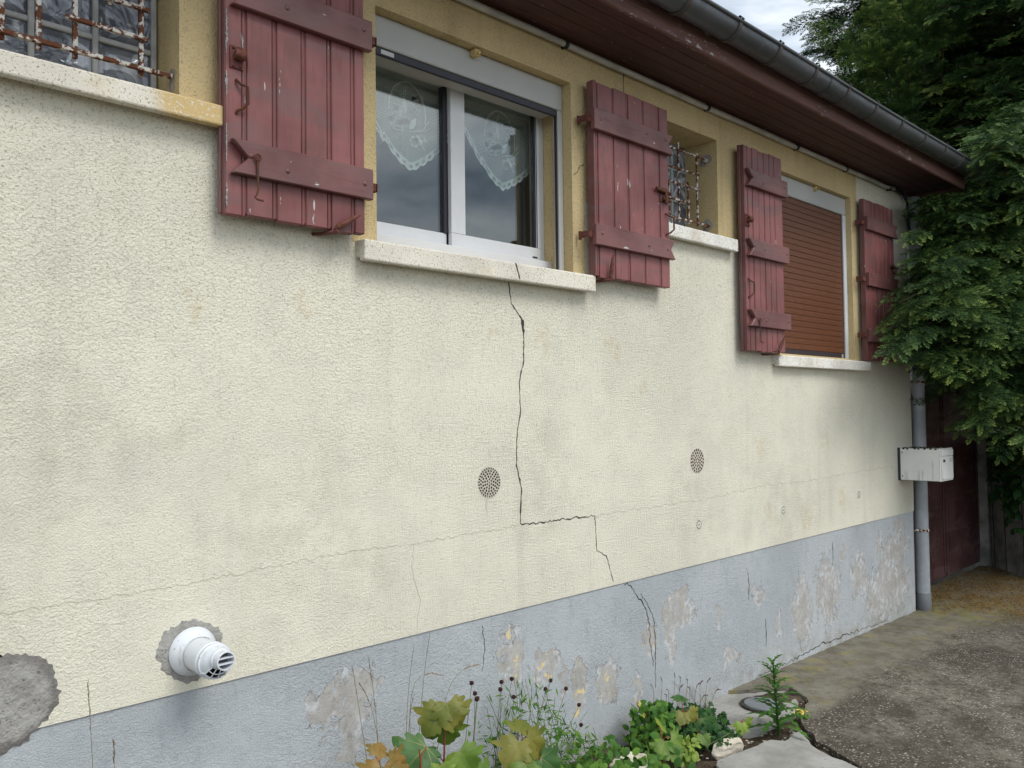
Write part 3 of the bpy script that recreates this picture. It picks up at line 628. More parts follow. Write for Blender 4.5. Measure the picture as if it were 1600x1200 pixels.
def bolt(root, x, z, y):
    m = MB(); m.box(x-.03, y-.003, z-.004, x+.045, y, z+.022); m.box(x-.02, y-.003, z-.05, x+.04, y, z-.03)
    m.tube([(x-.065, y-.014, z+.006), (x+.055, y-.014, z-.002)], .0085, 8); m.tube([(x+.012, y-.016, z), (x+.008, y-.022, z-.06)], [.007, .008], 7)
    m.tube([(x-.005, y-.010, z-.035), (x+.05, y-.014, z-.042)], .009, 8)
    m.build('slide_bolt', MT['rust'], root, smooth=True)
def stopper(x, z, y, tilt):
    m = MB(); d = Vector((math.sin(tilt), -.12, math.cos(tilt))).normalized()
    o = Vector((x, y-.008, z))
    m.tube([(x-.045, 0, z-.016), (x-.03, -.03, z-.018), (x, y-.012, z-.014)], [.006, .006, .007], 7)
    m.tube([o-d*.012, o+d*.015, o+d*.05, o+d*.085, o+d*.10], [.005, .010, .009, .006, .003], 8)
    m.ball(o, .010); m.build('shutter_stop', MT['redmetal'], house, smooth=True)

S1 = shutter(1.186, 1.697, 2.213, 3.09, -.035, -.075, [1.255, 1.359, 1.464, 1.562, 1.655], 'L',
             [(1.196, 1.716, 2.334, 2.44), (1.196, 1.716, 2.856, 2.962)], 1, True)
rnd_ = random.Random(3); z_ = 2.23
while z_ < 3.02:
    L_ = rnd_.uniform(.05, .16); MB().ribbon([(1.1885, z_), (1.189, z_+L_*.2), (1.1895, z_+L_*.6), (1.1885, z_+L_)], [.002, rnd_.uniform(.003, .008), rnd_.uniform(.003, .008), .002], -.0765, 0, .0016, .004).build('bare_wood', MT['bare'], S1); z_ += L_+rnd_.uniform(.01, .10)
latch(S1, 1.222, 2.70, -.076); handle(S1, 1.222, 2.527, 2.632, -.075); hook(S1, 1.275, 2.262, 2.392, -.103); stopper(1.578, 2.222, -.08, 1.0)
S2 = shutter(2.957, 3.537, 2.20, 3.10, -.03, -.07, [2.984, 3.102, 3.214, 3.337, 3.465], 'R',
             [(2.932, 3.553, 2.34, 2.436), (2.932, 3.548, 2.866, 2.965)], 2, True)
bolt(S2, 3.478, 2.674, -.07); handle(S2, 3.507, 2.46, 2.572, -.07, .03, .028); stopper(3.042, 2.205, -.078, .05)
S3 = shutter(4.272, 4.712, 1.918, 3.085, -.035, -.075, [4.309, 4.364, 4.432, 4.497, 4.56, 4.621], 'L',
             [(4.272, 4.742, 2.054, 2.150), (4.272, 4.738, 2.452, 2.550), (4.272, 4.735, 2.850, 2.948)], 3)
latch(S3, 4.292, 2.655, -.076); handle(S3, 4.292, 2.215, 2.325, -.075, .02, .03); hook(S3, 4.356, 1.968, 2.090, -.103); stopper(4.606, 1.926, -.082, .5)
S4 = shutter(5.935, 6.455, 1.918, 3.06, -.025, -.06, [6.01, 6.085, 6.16, 6.235, 6.31, 6.385], 'R',
             [(5.935, 6.478, 2.047, 2.14), (5.935, 6.478, 2.44, 2.535), (5.935, 6.478, 2.838, 2.934)], 4)
bolt(S4, 6.425, 2.62, -.062); handle(S4, 6.42, 2.24, 2.35, -.062, .02, -.02)

# ------------------------------------------------------------------ windows
def glass_block_window(x0, x1, z0, z1, yb, vx, hz, grille_fn, name='glass_block_window'):
    root = sub_empty(name, house, ((x0+x1)/2, yb, z0))
    jw = .017
    xs = [(a, b) for a, b in zip(vx[:-1], vx[1:])]; zs = [(a, b) for a, b in zip(hz[:-1], hz[1:])]
    jm = MB(); jm.box(x0, yb+.016, z0, x1, yb+.06, z1)
    for v in vx: jm.box(v-jw/2, yb, z0, v+jw/2, yb+.018, z1)
    for i, h in enumerate(hz):
        for a, b in xs: jm.box(a+jw/2, yb+.0006, h-jw/2, b-jw/2, yb+.018, h+jw/2)
    if vx[-1]+jw/2 < x1-.002: jm.box(vx[-1]+jw/2, yb+.0006, z0, x1, yb+.018, z1)
    jm.build('mortar_joint', MT['joint'], root, bevel=.003)
    for a, b in xs:
        for c, d in zs:
            q = MB(); a1, b1, c1, d1 = a+jw/2, b-jw/2, c+jw/2, d-jw/2; s = .022
            q.add([(a1, yb+.012, c1), (b1, yb+.012, c1), (b1, yb+.012, d1), (a1, yb+.012, d1), (a1+s*.5, yb+.004, c1+s*.5), (b1-s*.5, yb+.004, c1+s*.5), (b1-s*.5, yb+.004, d1-s*.5), (a1+s*.5, yb+.004, d1-s*.5),
                   (a1+s, yb+.009, c1+s), (b1-s, yb+.009, c1+s), (b1-s, yb+.009, d1-s), (a1+s, yb+.009, d1-s)],
                  [(0, 1, 5, 4), (1, 2, 6, 5), (2, 3, 7, 6), (3, 0, 4, 7), (4, 5, 9, 8), (5, 6, 10, 9), (6, 7, 11, 10), (7, 4, 8, 11), (8, 9, 10, 11)])
            q.build('glass_block', MT['block'], root)
    gm = MB(); grille_fn(gm); gm.build('grille', MT['bars'], root, bevel=.0015)
    return root
def bar(m, x0, z0, x1, z1, y, t=.0066): m.box(min(x0, x1)-(t if x0 == x1 else 0), y-t, min(z0, z1)-(t if z0 == z1 else 0), max(x0, x1)+(t if x0 == x1 else 0), y+t, max(z0, z1)+(t if z0 == z1 else 0))
def grille_left(m):
    y = .05
    for x, a, b in ((-.27, 2.61, 3.06), (-.18, 2.61, 2.9), (-.08, 2.6, 3.06), (.02, 2.61, 3.06), (.12, 2.61, 3.06), (.22, 2.78, 3.06), (.32, 2.61, 3.06), (.42, 2.61, 3.06), (.517, 2.61, 3.06), (.612, 2.612, 3.06), (.702, 2.612, 3.06), (.796, 2.613, 3.06), (.888, 2.798, 3.06), (.98, 2.613, 3.06)):
        bar(m, x, a, x, b, y)
    for z, a, b in ((2.631, -.35, 1.068), (2.722, .767, .995), (2.812, .80, 1.0), (2.722, .1, .55), (2.9, -.2, .75), (3.0, -.35, 1.07)): bar(m, a, z, b, z, y-.0136)
glass_block_window(-.35, 1.068, 2.56, 3.09, .15, [-.158+.174*i for i in range(-1, 8)], [2.558, 2.735, 2.912, 3.089], grille_left)
def grille_small(m):
    y = .07
    for x, a, b in ((3.56, 2.6, 3.03), (3.66, 2.6, 3.03), (3.745, 2.6, 2.82), (3.835, 2.601, 3.033), (3.925, 2.602, 2.835), (4.015, 2.604, 3.012)): bar(m, x, a, x, b, y, .0052)
    for z, a, b in ((2.617, 3.46, 4.07), (2.715, 3.5, 3.93), (2.805, 3.5, 4.02), (2.886, 3.6, 4.02), (2.988, 3.46, 4.07)): bar(m, a, z, b, z, y-.0115, .0052)
    for z in (2.617, 2.988): m.add([(4.07, y, z), (4.11, y+.005, z-.02), (4.11, y+.005, z+.02), (4.11, y-.025, z)], [(0, 1, 2), (0, 2, 3), (0, 3, 1), (1, 3, 2)])
glass_block_window(3.45, 4.112, 2.553, 3.09, .2, [3.617, 3.793, 3.968, 4.145], [2.59, 2.769, 2.947, 3.125], grille_small)
for z in (2.62, 2.99):
    ww = wob(int(z*100), 5, .2)
    m = MB(); n = 28; vs = [(4.1105, .07+.035*ww(2*PI*i/n)*math.cos(2*PI*i/n), z+.035*ww(2*PI*i/n)*math.sin(2*PI*i/n)) for i in range(n)]
    m.add(vs+[(4.1075, .07, z)], [(i, (i+1) % n, n) for i in range(n)]).build('mortar_patch', MT['mortar'], wall)
ww = wob(77, 5, .2); m = MB(); n = 28
m.add([(1.0735, .05+.018*ww(2*PI*i/n)*math.cos(2*PI*i/n), 2.625+.045*ww(2*PI*i/n)*math.sin(2*PI*i/n)) for i in range(n)]+[(1.0705, .05, 2.625)], [(i, (i+1) % n, n) for i in range(n)]).build('mortar_patch', MT['mortar'], wall)

# sliding window
W1 = sub_empty('sliding_window', house, (2.34, .17, 2.215))
MB().box(1.802, .05, 2.966, 2.878, .26, 3.083).build('roller_box', MT['box'], W1, bevel=.004)
m = MB(); m.box(1.832, .056, 2.936, 2.846, .070, 2.964); lb = m.build('roller_end_bar', MT['gasket'], W1, bevel=.002)
MB().box(1.865, .0545, 2.942, 1.925, .0558, 2.958).build('label', MT['label'], W1)
MB().box(1.832, .0715, 2.950, 2.846, .16, 2.9655).build('box_underside', MT['box'], W1, bevel=.002)
for a, b in ((1.802, 1.831), (2.848, 2.878)):
    c_ = [(a, .052), (b, .052), (b, .084), (a, .084), (a, .074), (b-.012, .074), (b-.012, .062), (a, .062)]
    if a < 2: c_ = [(a+b-x, y) for x, y in c_][::-1]
    MB().prism(c_, 2.216, 2.965, axis='z').build('guide_rail', MT['box'], W1, bevel=.0015)
MB().box(2.8445, .0625, 2.218, 2.864, .0735, 2.964).build('guide_brush', MT['gasket'], W1)
f = MB(); f.box(1.80, .13, 2.216, 2.88, .24, 2.282); f.build('frame', MT['alu'], W1, bevel=.003)
MB().box(2.848, .175, 2.2825, 2.88, .24, 2.985).build('frame', MT['alu'], W1, bevel=.003); MB().box(1.80, .175, 2.2825, 1.86, .24, 2.985).build('frame', MT['alu'], W1, bevel=.003)
# left sash sits in the back track, right sash in front
sl_ = sub_empty('sash', W1, (2.08, .20, 2.285)); sr_ = sub_empty('sash', W1, (2.6, .18, 2.285))
q = MB(); q.box(1.8605, .197, 2.284, 2.30, .222, 2.345); q.build('sash_rail', MT['alu'], sl_, bevel=.002)
q = MB(); q.box(2.283, .192, 2.3455, 2.302, .220, 2.966); q.build('gasket', MT['gasket'], sl_)
MB().box(1.8605, .206, 2.3455, 2.2825, .212, 2.968).build('pane', MT['glass'], sl_)
q = MB(); q.box(2.303, .168, 2.284, 2.847, .191, 2.345); q.build('sash_rail', MT['alu'], sr_, bevel=.002); q = MB(); q.box(2.303, .168, 2.3455, 2.382, .191, 2.966); q.build('sash_rail', MT['alu'], sr_, bevel=.002); q = MB(); q.box(2.830, .168, 2.3455, 2.847, .191, 2.966); 
q.build('sash_rail', MT['alu'], sr_, bevel=.002)
q = MB(); q.box(2.809, .172, 2.3455, 2.8295, .1905, 2.966); q.build('gasket', MT['gasket'], sr_)
MB().box(2.821, .1712, 2.3455, 2.8235, .1718, 2.966).build('sash_rail', MT['alu'], sr_)
MB().box(2.3825, .178, 2.3455, 2.8085, .184, 2.968).build('pane', MT['glass'], sr_)
MB().box(2.79, .1672, 2.296, 2.822, .1679, 2.304).build('label', MT['gasket'], sr_)
# small sill stop under the lintel
for x, z in ((2.322, 3.083), (5.37, 3.06)):
    q = MB(); q.box(x-.014, .015, z-.03, x+.014, .047, z-.001); q.tube([(x, .012, z-.018), (x, .004, z-.02)], .008, 8); q.build('shutter_catch', MT['yiron'], house, bevel=.002)

# roller shutter window
W3 = sub_empty('roller_shutter_window', house, (5.33, .06, 1.925))
MB().box(4.802, .035, 2.938, 5.853, .24, 3.058).build('roller_box', MT['box'], W3, bevel=.004)
m = MB(); zz = 1.965; x0, x1 = 4.836, 5.803
prof = [(.0524, 0), (.0505, .002), (.050, .018), (.0504, .034), (.0524, .036)]
while zz < 2.936:
    vs = []; top = min(.036, 2.937-zz)
    for x in (x0, x1): vs += [(x, p[0], zz+p[1]*top/.036) for p in prof]
    m.add(vs, [(i, i+1, i+6, i+5) for i in range(4)]); zz += .0375
m.box(x0, .064, 1.965, x1, .070, 2.937)
m.build('roller_curtain', MT['slat'], W3)
MB().box(x0, .048, 1.927, x1, .066, 1.963).build('bottom_bar', MT['endbar'], W3, bevel=.002)
for a, b in ((4.802, 4.834), (5.806, 5.853)):
    c_ = [(a, .036), (b, .036), (b, .085), (a, .085), (a, .072), (b-.012, .072), (b-.012, .047), (a, .047)]
    if a < 5: c_ = [(a+b-x, y) for x, y in c_][::-1]
    MB().prism(c_, 1.926, 2.937, axis='z').build('guide_rail', MT['alu'], W3, bevel=.002)
for x in (4.87, 5.77):
    MB().box(x-.012, .044, 1.93, x+.012, .0478, 1.958).build('stop_block', MT['box'], W3, bevel=.002)

# ------------------------------------------------------------------ eaves, gutter, roof
EX0, EX1 = -3.5, 7.02
m = MB(); yb = -.364; nB = 5; bw = .364/nB
for i in range(nB):
    y1 = -bw*i-.0015; y0 = -bw*(i+1)+.0015; m.box(EX0, y0, 3.268, EX1-.03, y1, 3.285)
m.box(EX0, yb, 3.274, EX1-.03, .0, 3.29); m.build('soffit', MT['soffit'], house, bevel=.003)
m = MB(); m.box(EX0, -.392, 3.246, EX1, -.366, 3.42); m.build('fascia', MT['fascia'], house, bevel=.012, seg=3)
m = MB(); m.box(EX1-.03, -.365, 3.246, EX1, .9, 3.45); m.add([(EX1-.029, -.36, 3.44), (EX1-.029, 3, 5.0), (EX1-.001, 3, 5.0), (EX1-.001, -.36, 3.44), (EX1-.029, 3, 3.3), (EX1-.001, 3, 3.3), (EX1-.029, 0, 3.3), (EX1-.001, 0, 3.3)], [(0, 1, 4, 6), (3, 2, 5, 7), (0, 1, 2, 3)])
m.build('verge_board', MT['fascia'], house)
roof = MB(); roof.add([(EX0, -.36, 3.455), (EX1+.05, -.36, 3.455), (EX1+.05, 4, 5.30), (EX0, 4, 5.30), (EX0, -.36, 3.43), (EX1+.05, -.36, 3.43), (EX1+.05, 4, 5.27), (EX0, 4, 5.27)], [(0, 1, 2, 3), (4, 5, 6, 7), (0, 1, 5, 4), (1, 2, 6, 5), (3, 0, 4, 7)])
for i in range(48):
    x = EX0+.22*i
    if x < EX1: roof.tube([(x, -.355, 3.462), (x, 4, 5.312)], .028, 6)
roof.build('roof', MT['tile'], house)
GY, GZ, GR = -.462, 3.375, .066
def half(r0, r1, n=14): return [(GY+r0*math.cos(PI+PI*i/n), GZ+r0*math.sin(PI+PI*i/n)) for i in range(n+1)]+[(GY+r1*math.cos(2*PI-PI*i/n), GZ+r1*math.sin(2*PI-PI*i/n)) for i in range(n+1)]
m = MB(); prof = half(GR, GR-.003); n = len(prof); xs = [EX0+i*.35 for i in range(31)]; xs = [x for x in xs if x < 6.98]+[7.0]
vs = []
for x in xs:
    dent = .008*math.exp(-((x-3.33)/.12)**2); sag = .003*math.sin(x*2.1)
    for j, (y, z) in enumerate(prof): vs.append((x, y+dent*(1 if j < 7 or j > 22 else 0), z+sag-(dent if j < 4 or j > 25 else 0)))
m.add(vs, [(i*n+j, i*n+(j+1) % n, (i+1)*n+(j+1) % n, (i+1)*n+j) for i in range(len(xs)-1) for j in range(n)]+[list(range(n)), [(len(xs)-1)*n+j for j in range(n)]])
m.tube([(x, GY-GR-.002, GZ+.004+.003*math.sin(x*2.1)-.006*math.exp(-((x-3.33)/.12)**2)) for x in xs], .0095, 10)
m.add([(6.995, GY-GR, GZ), (6.995, GY+GR, GZ)]+[(6.995, y, z) for y, z in half(GR, GR)[:15]], [list(range(2, 17))])
gut = m.build('gutter', MT['gutter'], house, smooth=True)
for x in (4.42, 2.3):
    q = MB(); pr = half(GR+.0025, GR-.001); vs = []
    for xx in (x, x+.09): vs += [(xx, a, b-.001) for a, b in pr]
    q.add(vs, [(j, (j+1) % n, n+(j+1) % n, n+j) for j in range(n)]); q.build('gutter_joint', MT['gutter'], gut, smooth=True)
q = MB(); pr = half(GR+.006, GR+.0005); vs = []
for xx in (-.012, .012): vs += [(xx, a, b) for a, b in pr]
q.add(vs, [(j, (j+1) % n, n+(j+1) % n, n+j) for j in range(n)]+[list(range(n)), [n+j for j in range(n)]])
q.add([(-.012, GY-GR-.004, GZ-.006), (.012, GY-GR-.004, GZ-.006), (.012, GY-GR-.016, GZ+.012), (-.012, GY-GR-.016, GZ+.012), (.012, GY-GR-.004, GZ+.026), (-.012, GY-GR-.004, GZ+.026), (.012, GY-GR+.018, GZ+.012), (-.012, GY-GR+.018, GZ+.012)], [(0, 1, 2, 3), (3, 2, 4, 5), (5, 4, 6, 7)])
br = None; bx = [3.066+.395*i for i in range(-10, 0)]+[3.066, 3.471, 3.852, 4.244, 4.637, 5.02, 5.42, 5.82, 6.2, 6.54, 6.9]
for x in bx:
    if br is None:
        br = q.build('gutter_bracket', MT['bracket'], gut, origin=(0, 0, 0), smooth=True); br.location = Vector((x, 0, .003*math.sin(x*2.1)))-WLOC[gut.name]
    else:
        c = br.copy(); COL.objects.link(c); c.parent = gut; c.location = Vector((x, 0, .003*math.sin(x*2.1)))-WLOC[gut.name]

# conduit under the soffit
m = MB(); pts = [(x, -.020+.002*math.sin(x*1.7), 3.240-.004*abs(math.sin(PI*(x-1.0)/.85))) for x in np.arange(-3.4, 6.55, .2)]+[(6.60, -.02, 3.25)]
m.tube(pts, .0145, 10); con = m.build('cable_conduit', MT['conduit'], house, smooth=True)
for x in (.6, 1.4, 2.1, 2.824, 3.99, 5.023, 5.743, 6.503):
    q = MB(); q.tube([(x-.012, -.02, 3.239), (x+.012, -.02, 3.2385)], .0175, 10); q.box(x-.006, -.018, 3.222, x+.006, -.001, 3.257); q.build('pipe_clip', MT['black'], con, smooth=True)
for x in (3.6, 5.4, 1.8):
    q = MB(); q.tube([(x-.03, -.02, 3.2385), (x+.03, -.02, 3.2385)], .0165, 10); q.build('coupling', MT['conduit'], con, smooth=True)
MB().tube([(6.60, -.02, 3.25), (6.68, -.022, 3.252), (6.76, -.03, 3.235), (6.82, -.035, 3.18), (6.84, -.032, 3.10), (6.835, -.03, 3.02), (6.86, -.028, 2.94), (6.90, -.02, 2.89), (6.93, .05, 2.885)], .0125, 8).build('cable', MT['black'], con, smooth=True)

# downpipe past the corner
PX, PY = 6.972, -.022
m = MB(); m.tube([(PX, PY, .12), (PX, PY, 1.25), (PX-.004, PY, 2.2), (PX, PY, 2.95), (PX, PY, 3.245)], .05, 22)
dp = m.build('downpipe', MT['pipe'], house, smooth=True)
MB().lathe([(.001, .135), (.0535, .135), (.056, .13), (.056, .02), (.05, .0), (.001, 0)], (PX, PY, -.002), (0, 0, 1), 24).build('pipe_shoe', MT['shoe'], dp, smooth=True)
for z in (.62, 1.78):
    q = MB(); q.lathe([(.0505, -.011), (.055, -.011), (.055, .011), (.0505, .011)], (PX, PY, z), (0, 0, 1), 24); q.tube([(XR+.002, .0, z), (PX-.045, PY+.005, z)], .007, 8); q.ball((PX-.02, PY-.054, z), .010); q.ball((PX-.056, PY-.02, z), .011)
    q.build('pipe_clamp', MT['bars'], dp, smooth=True)

# ------------------------------------------------------------------ fixtures
def rosette(name, x, z, R, ring_spec, mat, hm, label, cat, group, frac=.55, dome=.0014, th=.0022, back=.0012):
    t = thing(name, (x, 0, z), label, cat, group)
    q = MB(); N = 48; q.lathe([(.0005, 0), (R*.985, 0)], (x, -.0008, z), (0, -1, 0), N); q.build('backing', MT[hm], t)
    m = MB(); prev = 0
    def cell(r0, r1, a0, a1, seg):
        vs = []; k = seg+1
        for i in range(k):
            a = a0+(a1-a0)*i/seg
            for r, y in ((r0, -.001), (r1, -.001), (r0, -dome*(1-(r0/R)**2)-th), (r1, -dome*(1-(r1/R)**2)-th)): vs.append((x+r*math.cos(a), y, z+r*math.sin(a)))
        fs = []
        for i in range(seg):
            b = i*4; c = b+4
            fs += [(b+2, b+3, c+3, c+2), (b+3, b+1, c+1, c+3), (b, b+2, c+2, c)]
        fs += [(0, 1, 3, 2), (seg*4, seg*4+2, seg*4+3, seg*4+1)]
        m.add(vs, fs)
    for (r0, r1, nslot, f_) in ring_spec:
        if nslot == 0: cell(r0*R, r1*R, 0, 2*PI, 40)
        else:
            for i in range(nslot):
                a = 2*PI*(i+.13*nslot % 1)/nslot; cell(r0*R, r1*R, a, a+2*PI/nslot*(1-f_), 2)
    m.build('grille', MT[mat], t); return t
ringsA = [(.0, .06, 1, 1.0), (.06, .14, 0, 0), (.14, .27, 6, .62), (.27, .31, 0, 0), (.31, .47, 11, .62), (.47, .51, 0, 0), (.51, .65, 16, .62), (.65, .69, 0, 0), (.69, .82, 20, .62), (.82, .855, 0, 0), (.855, .99, 30, .6), (.99, 1.03, 0, 0)]
rosette('air_vent', 2.343, 1.308, .0615, ringsA, 'vent', 'hole', 'round cream air vent with dark slots beside the long wall crack', 'air vent', 'round wall vents', dome=.0008, th=.0014)
ringsB = [(.0, .10, 0, 0), (.10, .27, 6, .55), (.27, .33, 0, 0), (.33, .52, 11, .55), (.52, .58, 0, 0), (.58, .76, 15, .55), (.76, .82, 0, 0), (.82, .99, 20, .55), (.99, 1.03, 0, 0)]
rosette('air_vent', 3.856, 1.318, .064, ringsB, 'ventd', 'hole', 'round dusty air vent with small dots, right of the long crack', 'air vent', 'round wall vents', dome=.0005, th=.0010)
for (x, z, lab) in ((3.861, .98, 'small dotted round drain vent straight below the dusty air vent'), (4.784, .972, 'small dotted drain vent low on the wall, middle one of three'), (5.872, .979, 'small faint dotted drain vent nearest the corner downpipe')):
    rosette('drain_vent', x, z, .025, [(0, .2, 1, 1.0), (.2, .66, 0, 0), (.66, 1.0, 10, .52), (1.0, 1.06, 0, 0)], 'ventp', 'hole', lab, 'drain vent', 'small drain vents', dome=.0003, th=.0011)

fl = thing('flue_terminal', (1.113, 0, .889), 'white plastic boiler flue terminal sticking out of a mortared hole in the wall', 'flue')
FX, FZ = 1.113, .889
MB().lathe([(.05, .05), (.052, .042), (.060, .030), (.071, .014), (.0725, .006), (.070, .003)], (FX, 0, FZ), (0, -1, 0), 48).build('flange', MT['pvc'], fl, smooth=True)
q = MB(); q.lathe([(.0485, .0), (.0485, .125), (.0515, .127), (.0515, .137), (.049, .139), (.049, .146), (.0505, .148), (.0505, .154), (.046, .156)], (FX, 0, FZ), (0, -1, 0), 48); q.build('outer_pipe', MT['pvc'], fl, smooth=True)
# eccentric hood narrowing to the nozzle
q = MB(); seg = 40
ringl = [(.046, .156, 0), (.044, .165, .002), (.034, .176, .008), (.030, .184, .0125), (.0295, .192, .014), (.0265, .193, .014), (.0265, .222, .014), (.0235, .2225, .014), (.0235, .17, .014)]
vs = [(FX+r*math.cos(2*PI*k/seg), -d, FZ+dz+r*math.sin(2*PI*k/seg)) for r, d, dz in ringl for k in range(seg)]
fs = [(i*seg+k, i*seg+(k+1) % seg, (i+1)*seg+(k+1) % seg, (i+1)*seg+k) for i in range(len(ringl)-1) for k in range(seg) if not (i in (1, 2) and seg*.58 < k < seg*.92)]
q.add(vs, fs); q.build('nozzle', MT['pvc'], fl, smooth=True)
q = MB(); q.lathe([(.0005, 0), (.042, 0)], (FX, -.158, FZ), (0, -1, 0), 24); q.build('hollow', MT['dark'], fl); q = MB(); q.lathe([(.0005, 0), (.0232, 0)], (FX, -.185, FZ+.014), (0, -1, 0), 24); q.build('hollow', MT['shoe'], fl); q = MB(); q = MB()
for dz in (-.008, .008): MB().box(FX-.0235, -.2215, FZ+.014+dz-.0014, FX+.0235, -.205, FZ+.014+dz+.0014).build('nozzle_slat', MT['pvc'], fl)
q = MB()
for k in range(5):                                        # air intake cage underneath
    a = PI*1.18+k*PI*.64/4
    q.tube([(FX+.048*math.cos(a), -.152, FZ+.048*math.sin(a)), (FX+.046*math.cos(a), -.170, FZ+.046*math.sin(a)), (FX+.028*math.cos(a), -.188, FZ+.010+.028*math.sin(a))], .0018, 6)
for rr, d, dz in ((.0465, .168, .001), (.037, .180, .006)):
    q.tube([(FX+rr*math.cos(a), -d, FZ+dz+rr*math.sin(a)) for a in np.linspace(PI*1.15, PI*1.85, 12)], .0018, 6)
q.build('intake_cage', MT['pvc'], fl, smooth=True)

mbx = thing('mailbox', (6.71, -.15, 1.035), 'white metal mailbox fixed to the house corner in front of the downpipe', 'mailbox')
x0, x1, y0, y1, z0, z1 = 6.585, 6.845, -.315, -.003, 1.036, 1.274
MB().box(x0, y0+.02, z0, x1, y1, z1).build('body', MT['box_white'], mbx, bevel=.005, seg=2)
MB().box(x0-.002, y0+.012, z0-.002, x1+.002, y0+.0195, z1+.002).build('front_rim', MT['box_white'], mbx, bevel=.003)
dr = MB().box(x0+.012, y0+.004, z0+.012, x1-.012, y0+.0115, z1-.062).build('door', MT['box_white'], mbx, bevel=.003)
MB().lathe([(.001, .008), (.010, .008), (.011, 0)], (x0+.045, y0+.004, z1-.088), (0, -1, 0), 14).build('lock', MT['rust'], dr, smooth=True)
MB().box(x1-.095, y0+.0015, z1-.10, x1-.025, y0+.0035, z1-.072).build('name_plate', MT['label'], dr)
MB().box(x0+.012, y0+.002, z1-.056, x1-.012, y0+.0115, z1-.008).build('flap', MT['box_white'], mbx, bevel=.004)
m = MB()
for i in range(34):
    a = x0+random.random()*(x1-x0); b = y0+.03+random.random()*(y1-y0-.05); r = random.uniform(.006, .022)
    m.ball((a, b, z1+.001), r, sc=(1, 1, .25), seg=7)
for i in range(7): m.ball((x0, y0+.04+.04*i+random.uniform(-.01, .01), z1-.002), .010, sc=(.25, 1, .6), seg=6)
m.build('leaf_debris', MT['grime'], mbx, smooth=True)
q = MB(); q.box(x0-.004, y1-.016, z0-.004, x0+.002, y1+.003, z1+.004); q.build('back_plate', MT['gasket'], mbx)
for z in (z0+.03, z1-.03): MB().ball((x0-.0005, y1-.03, z), .005).build('rivet', MT['gasket'], mbx)

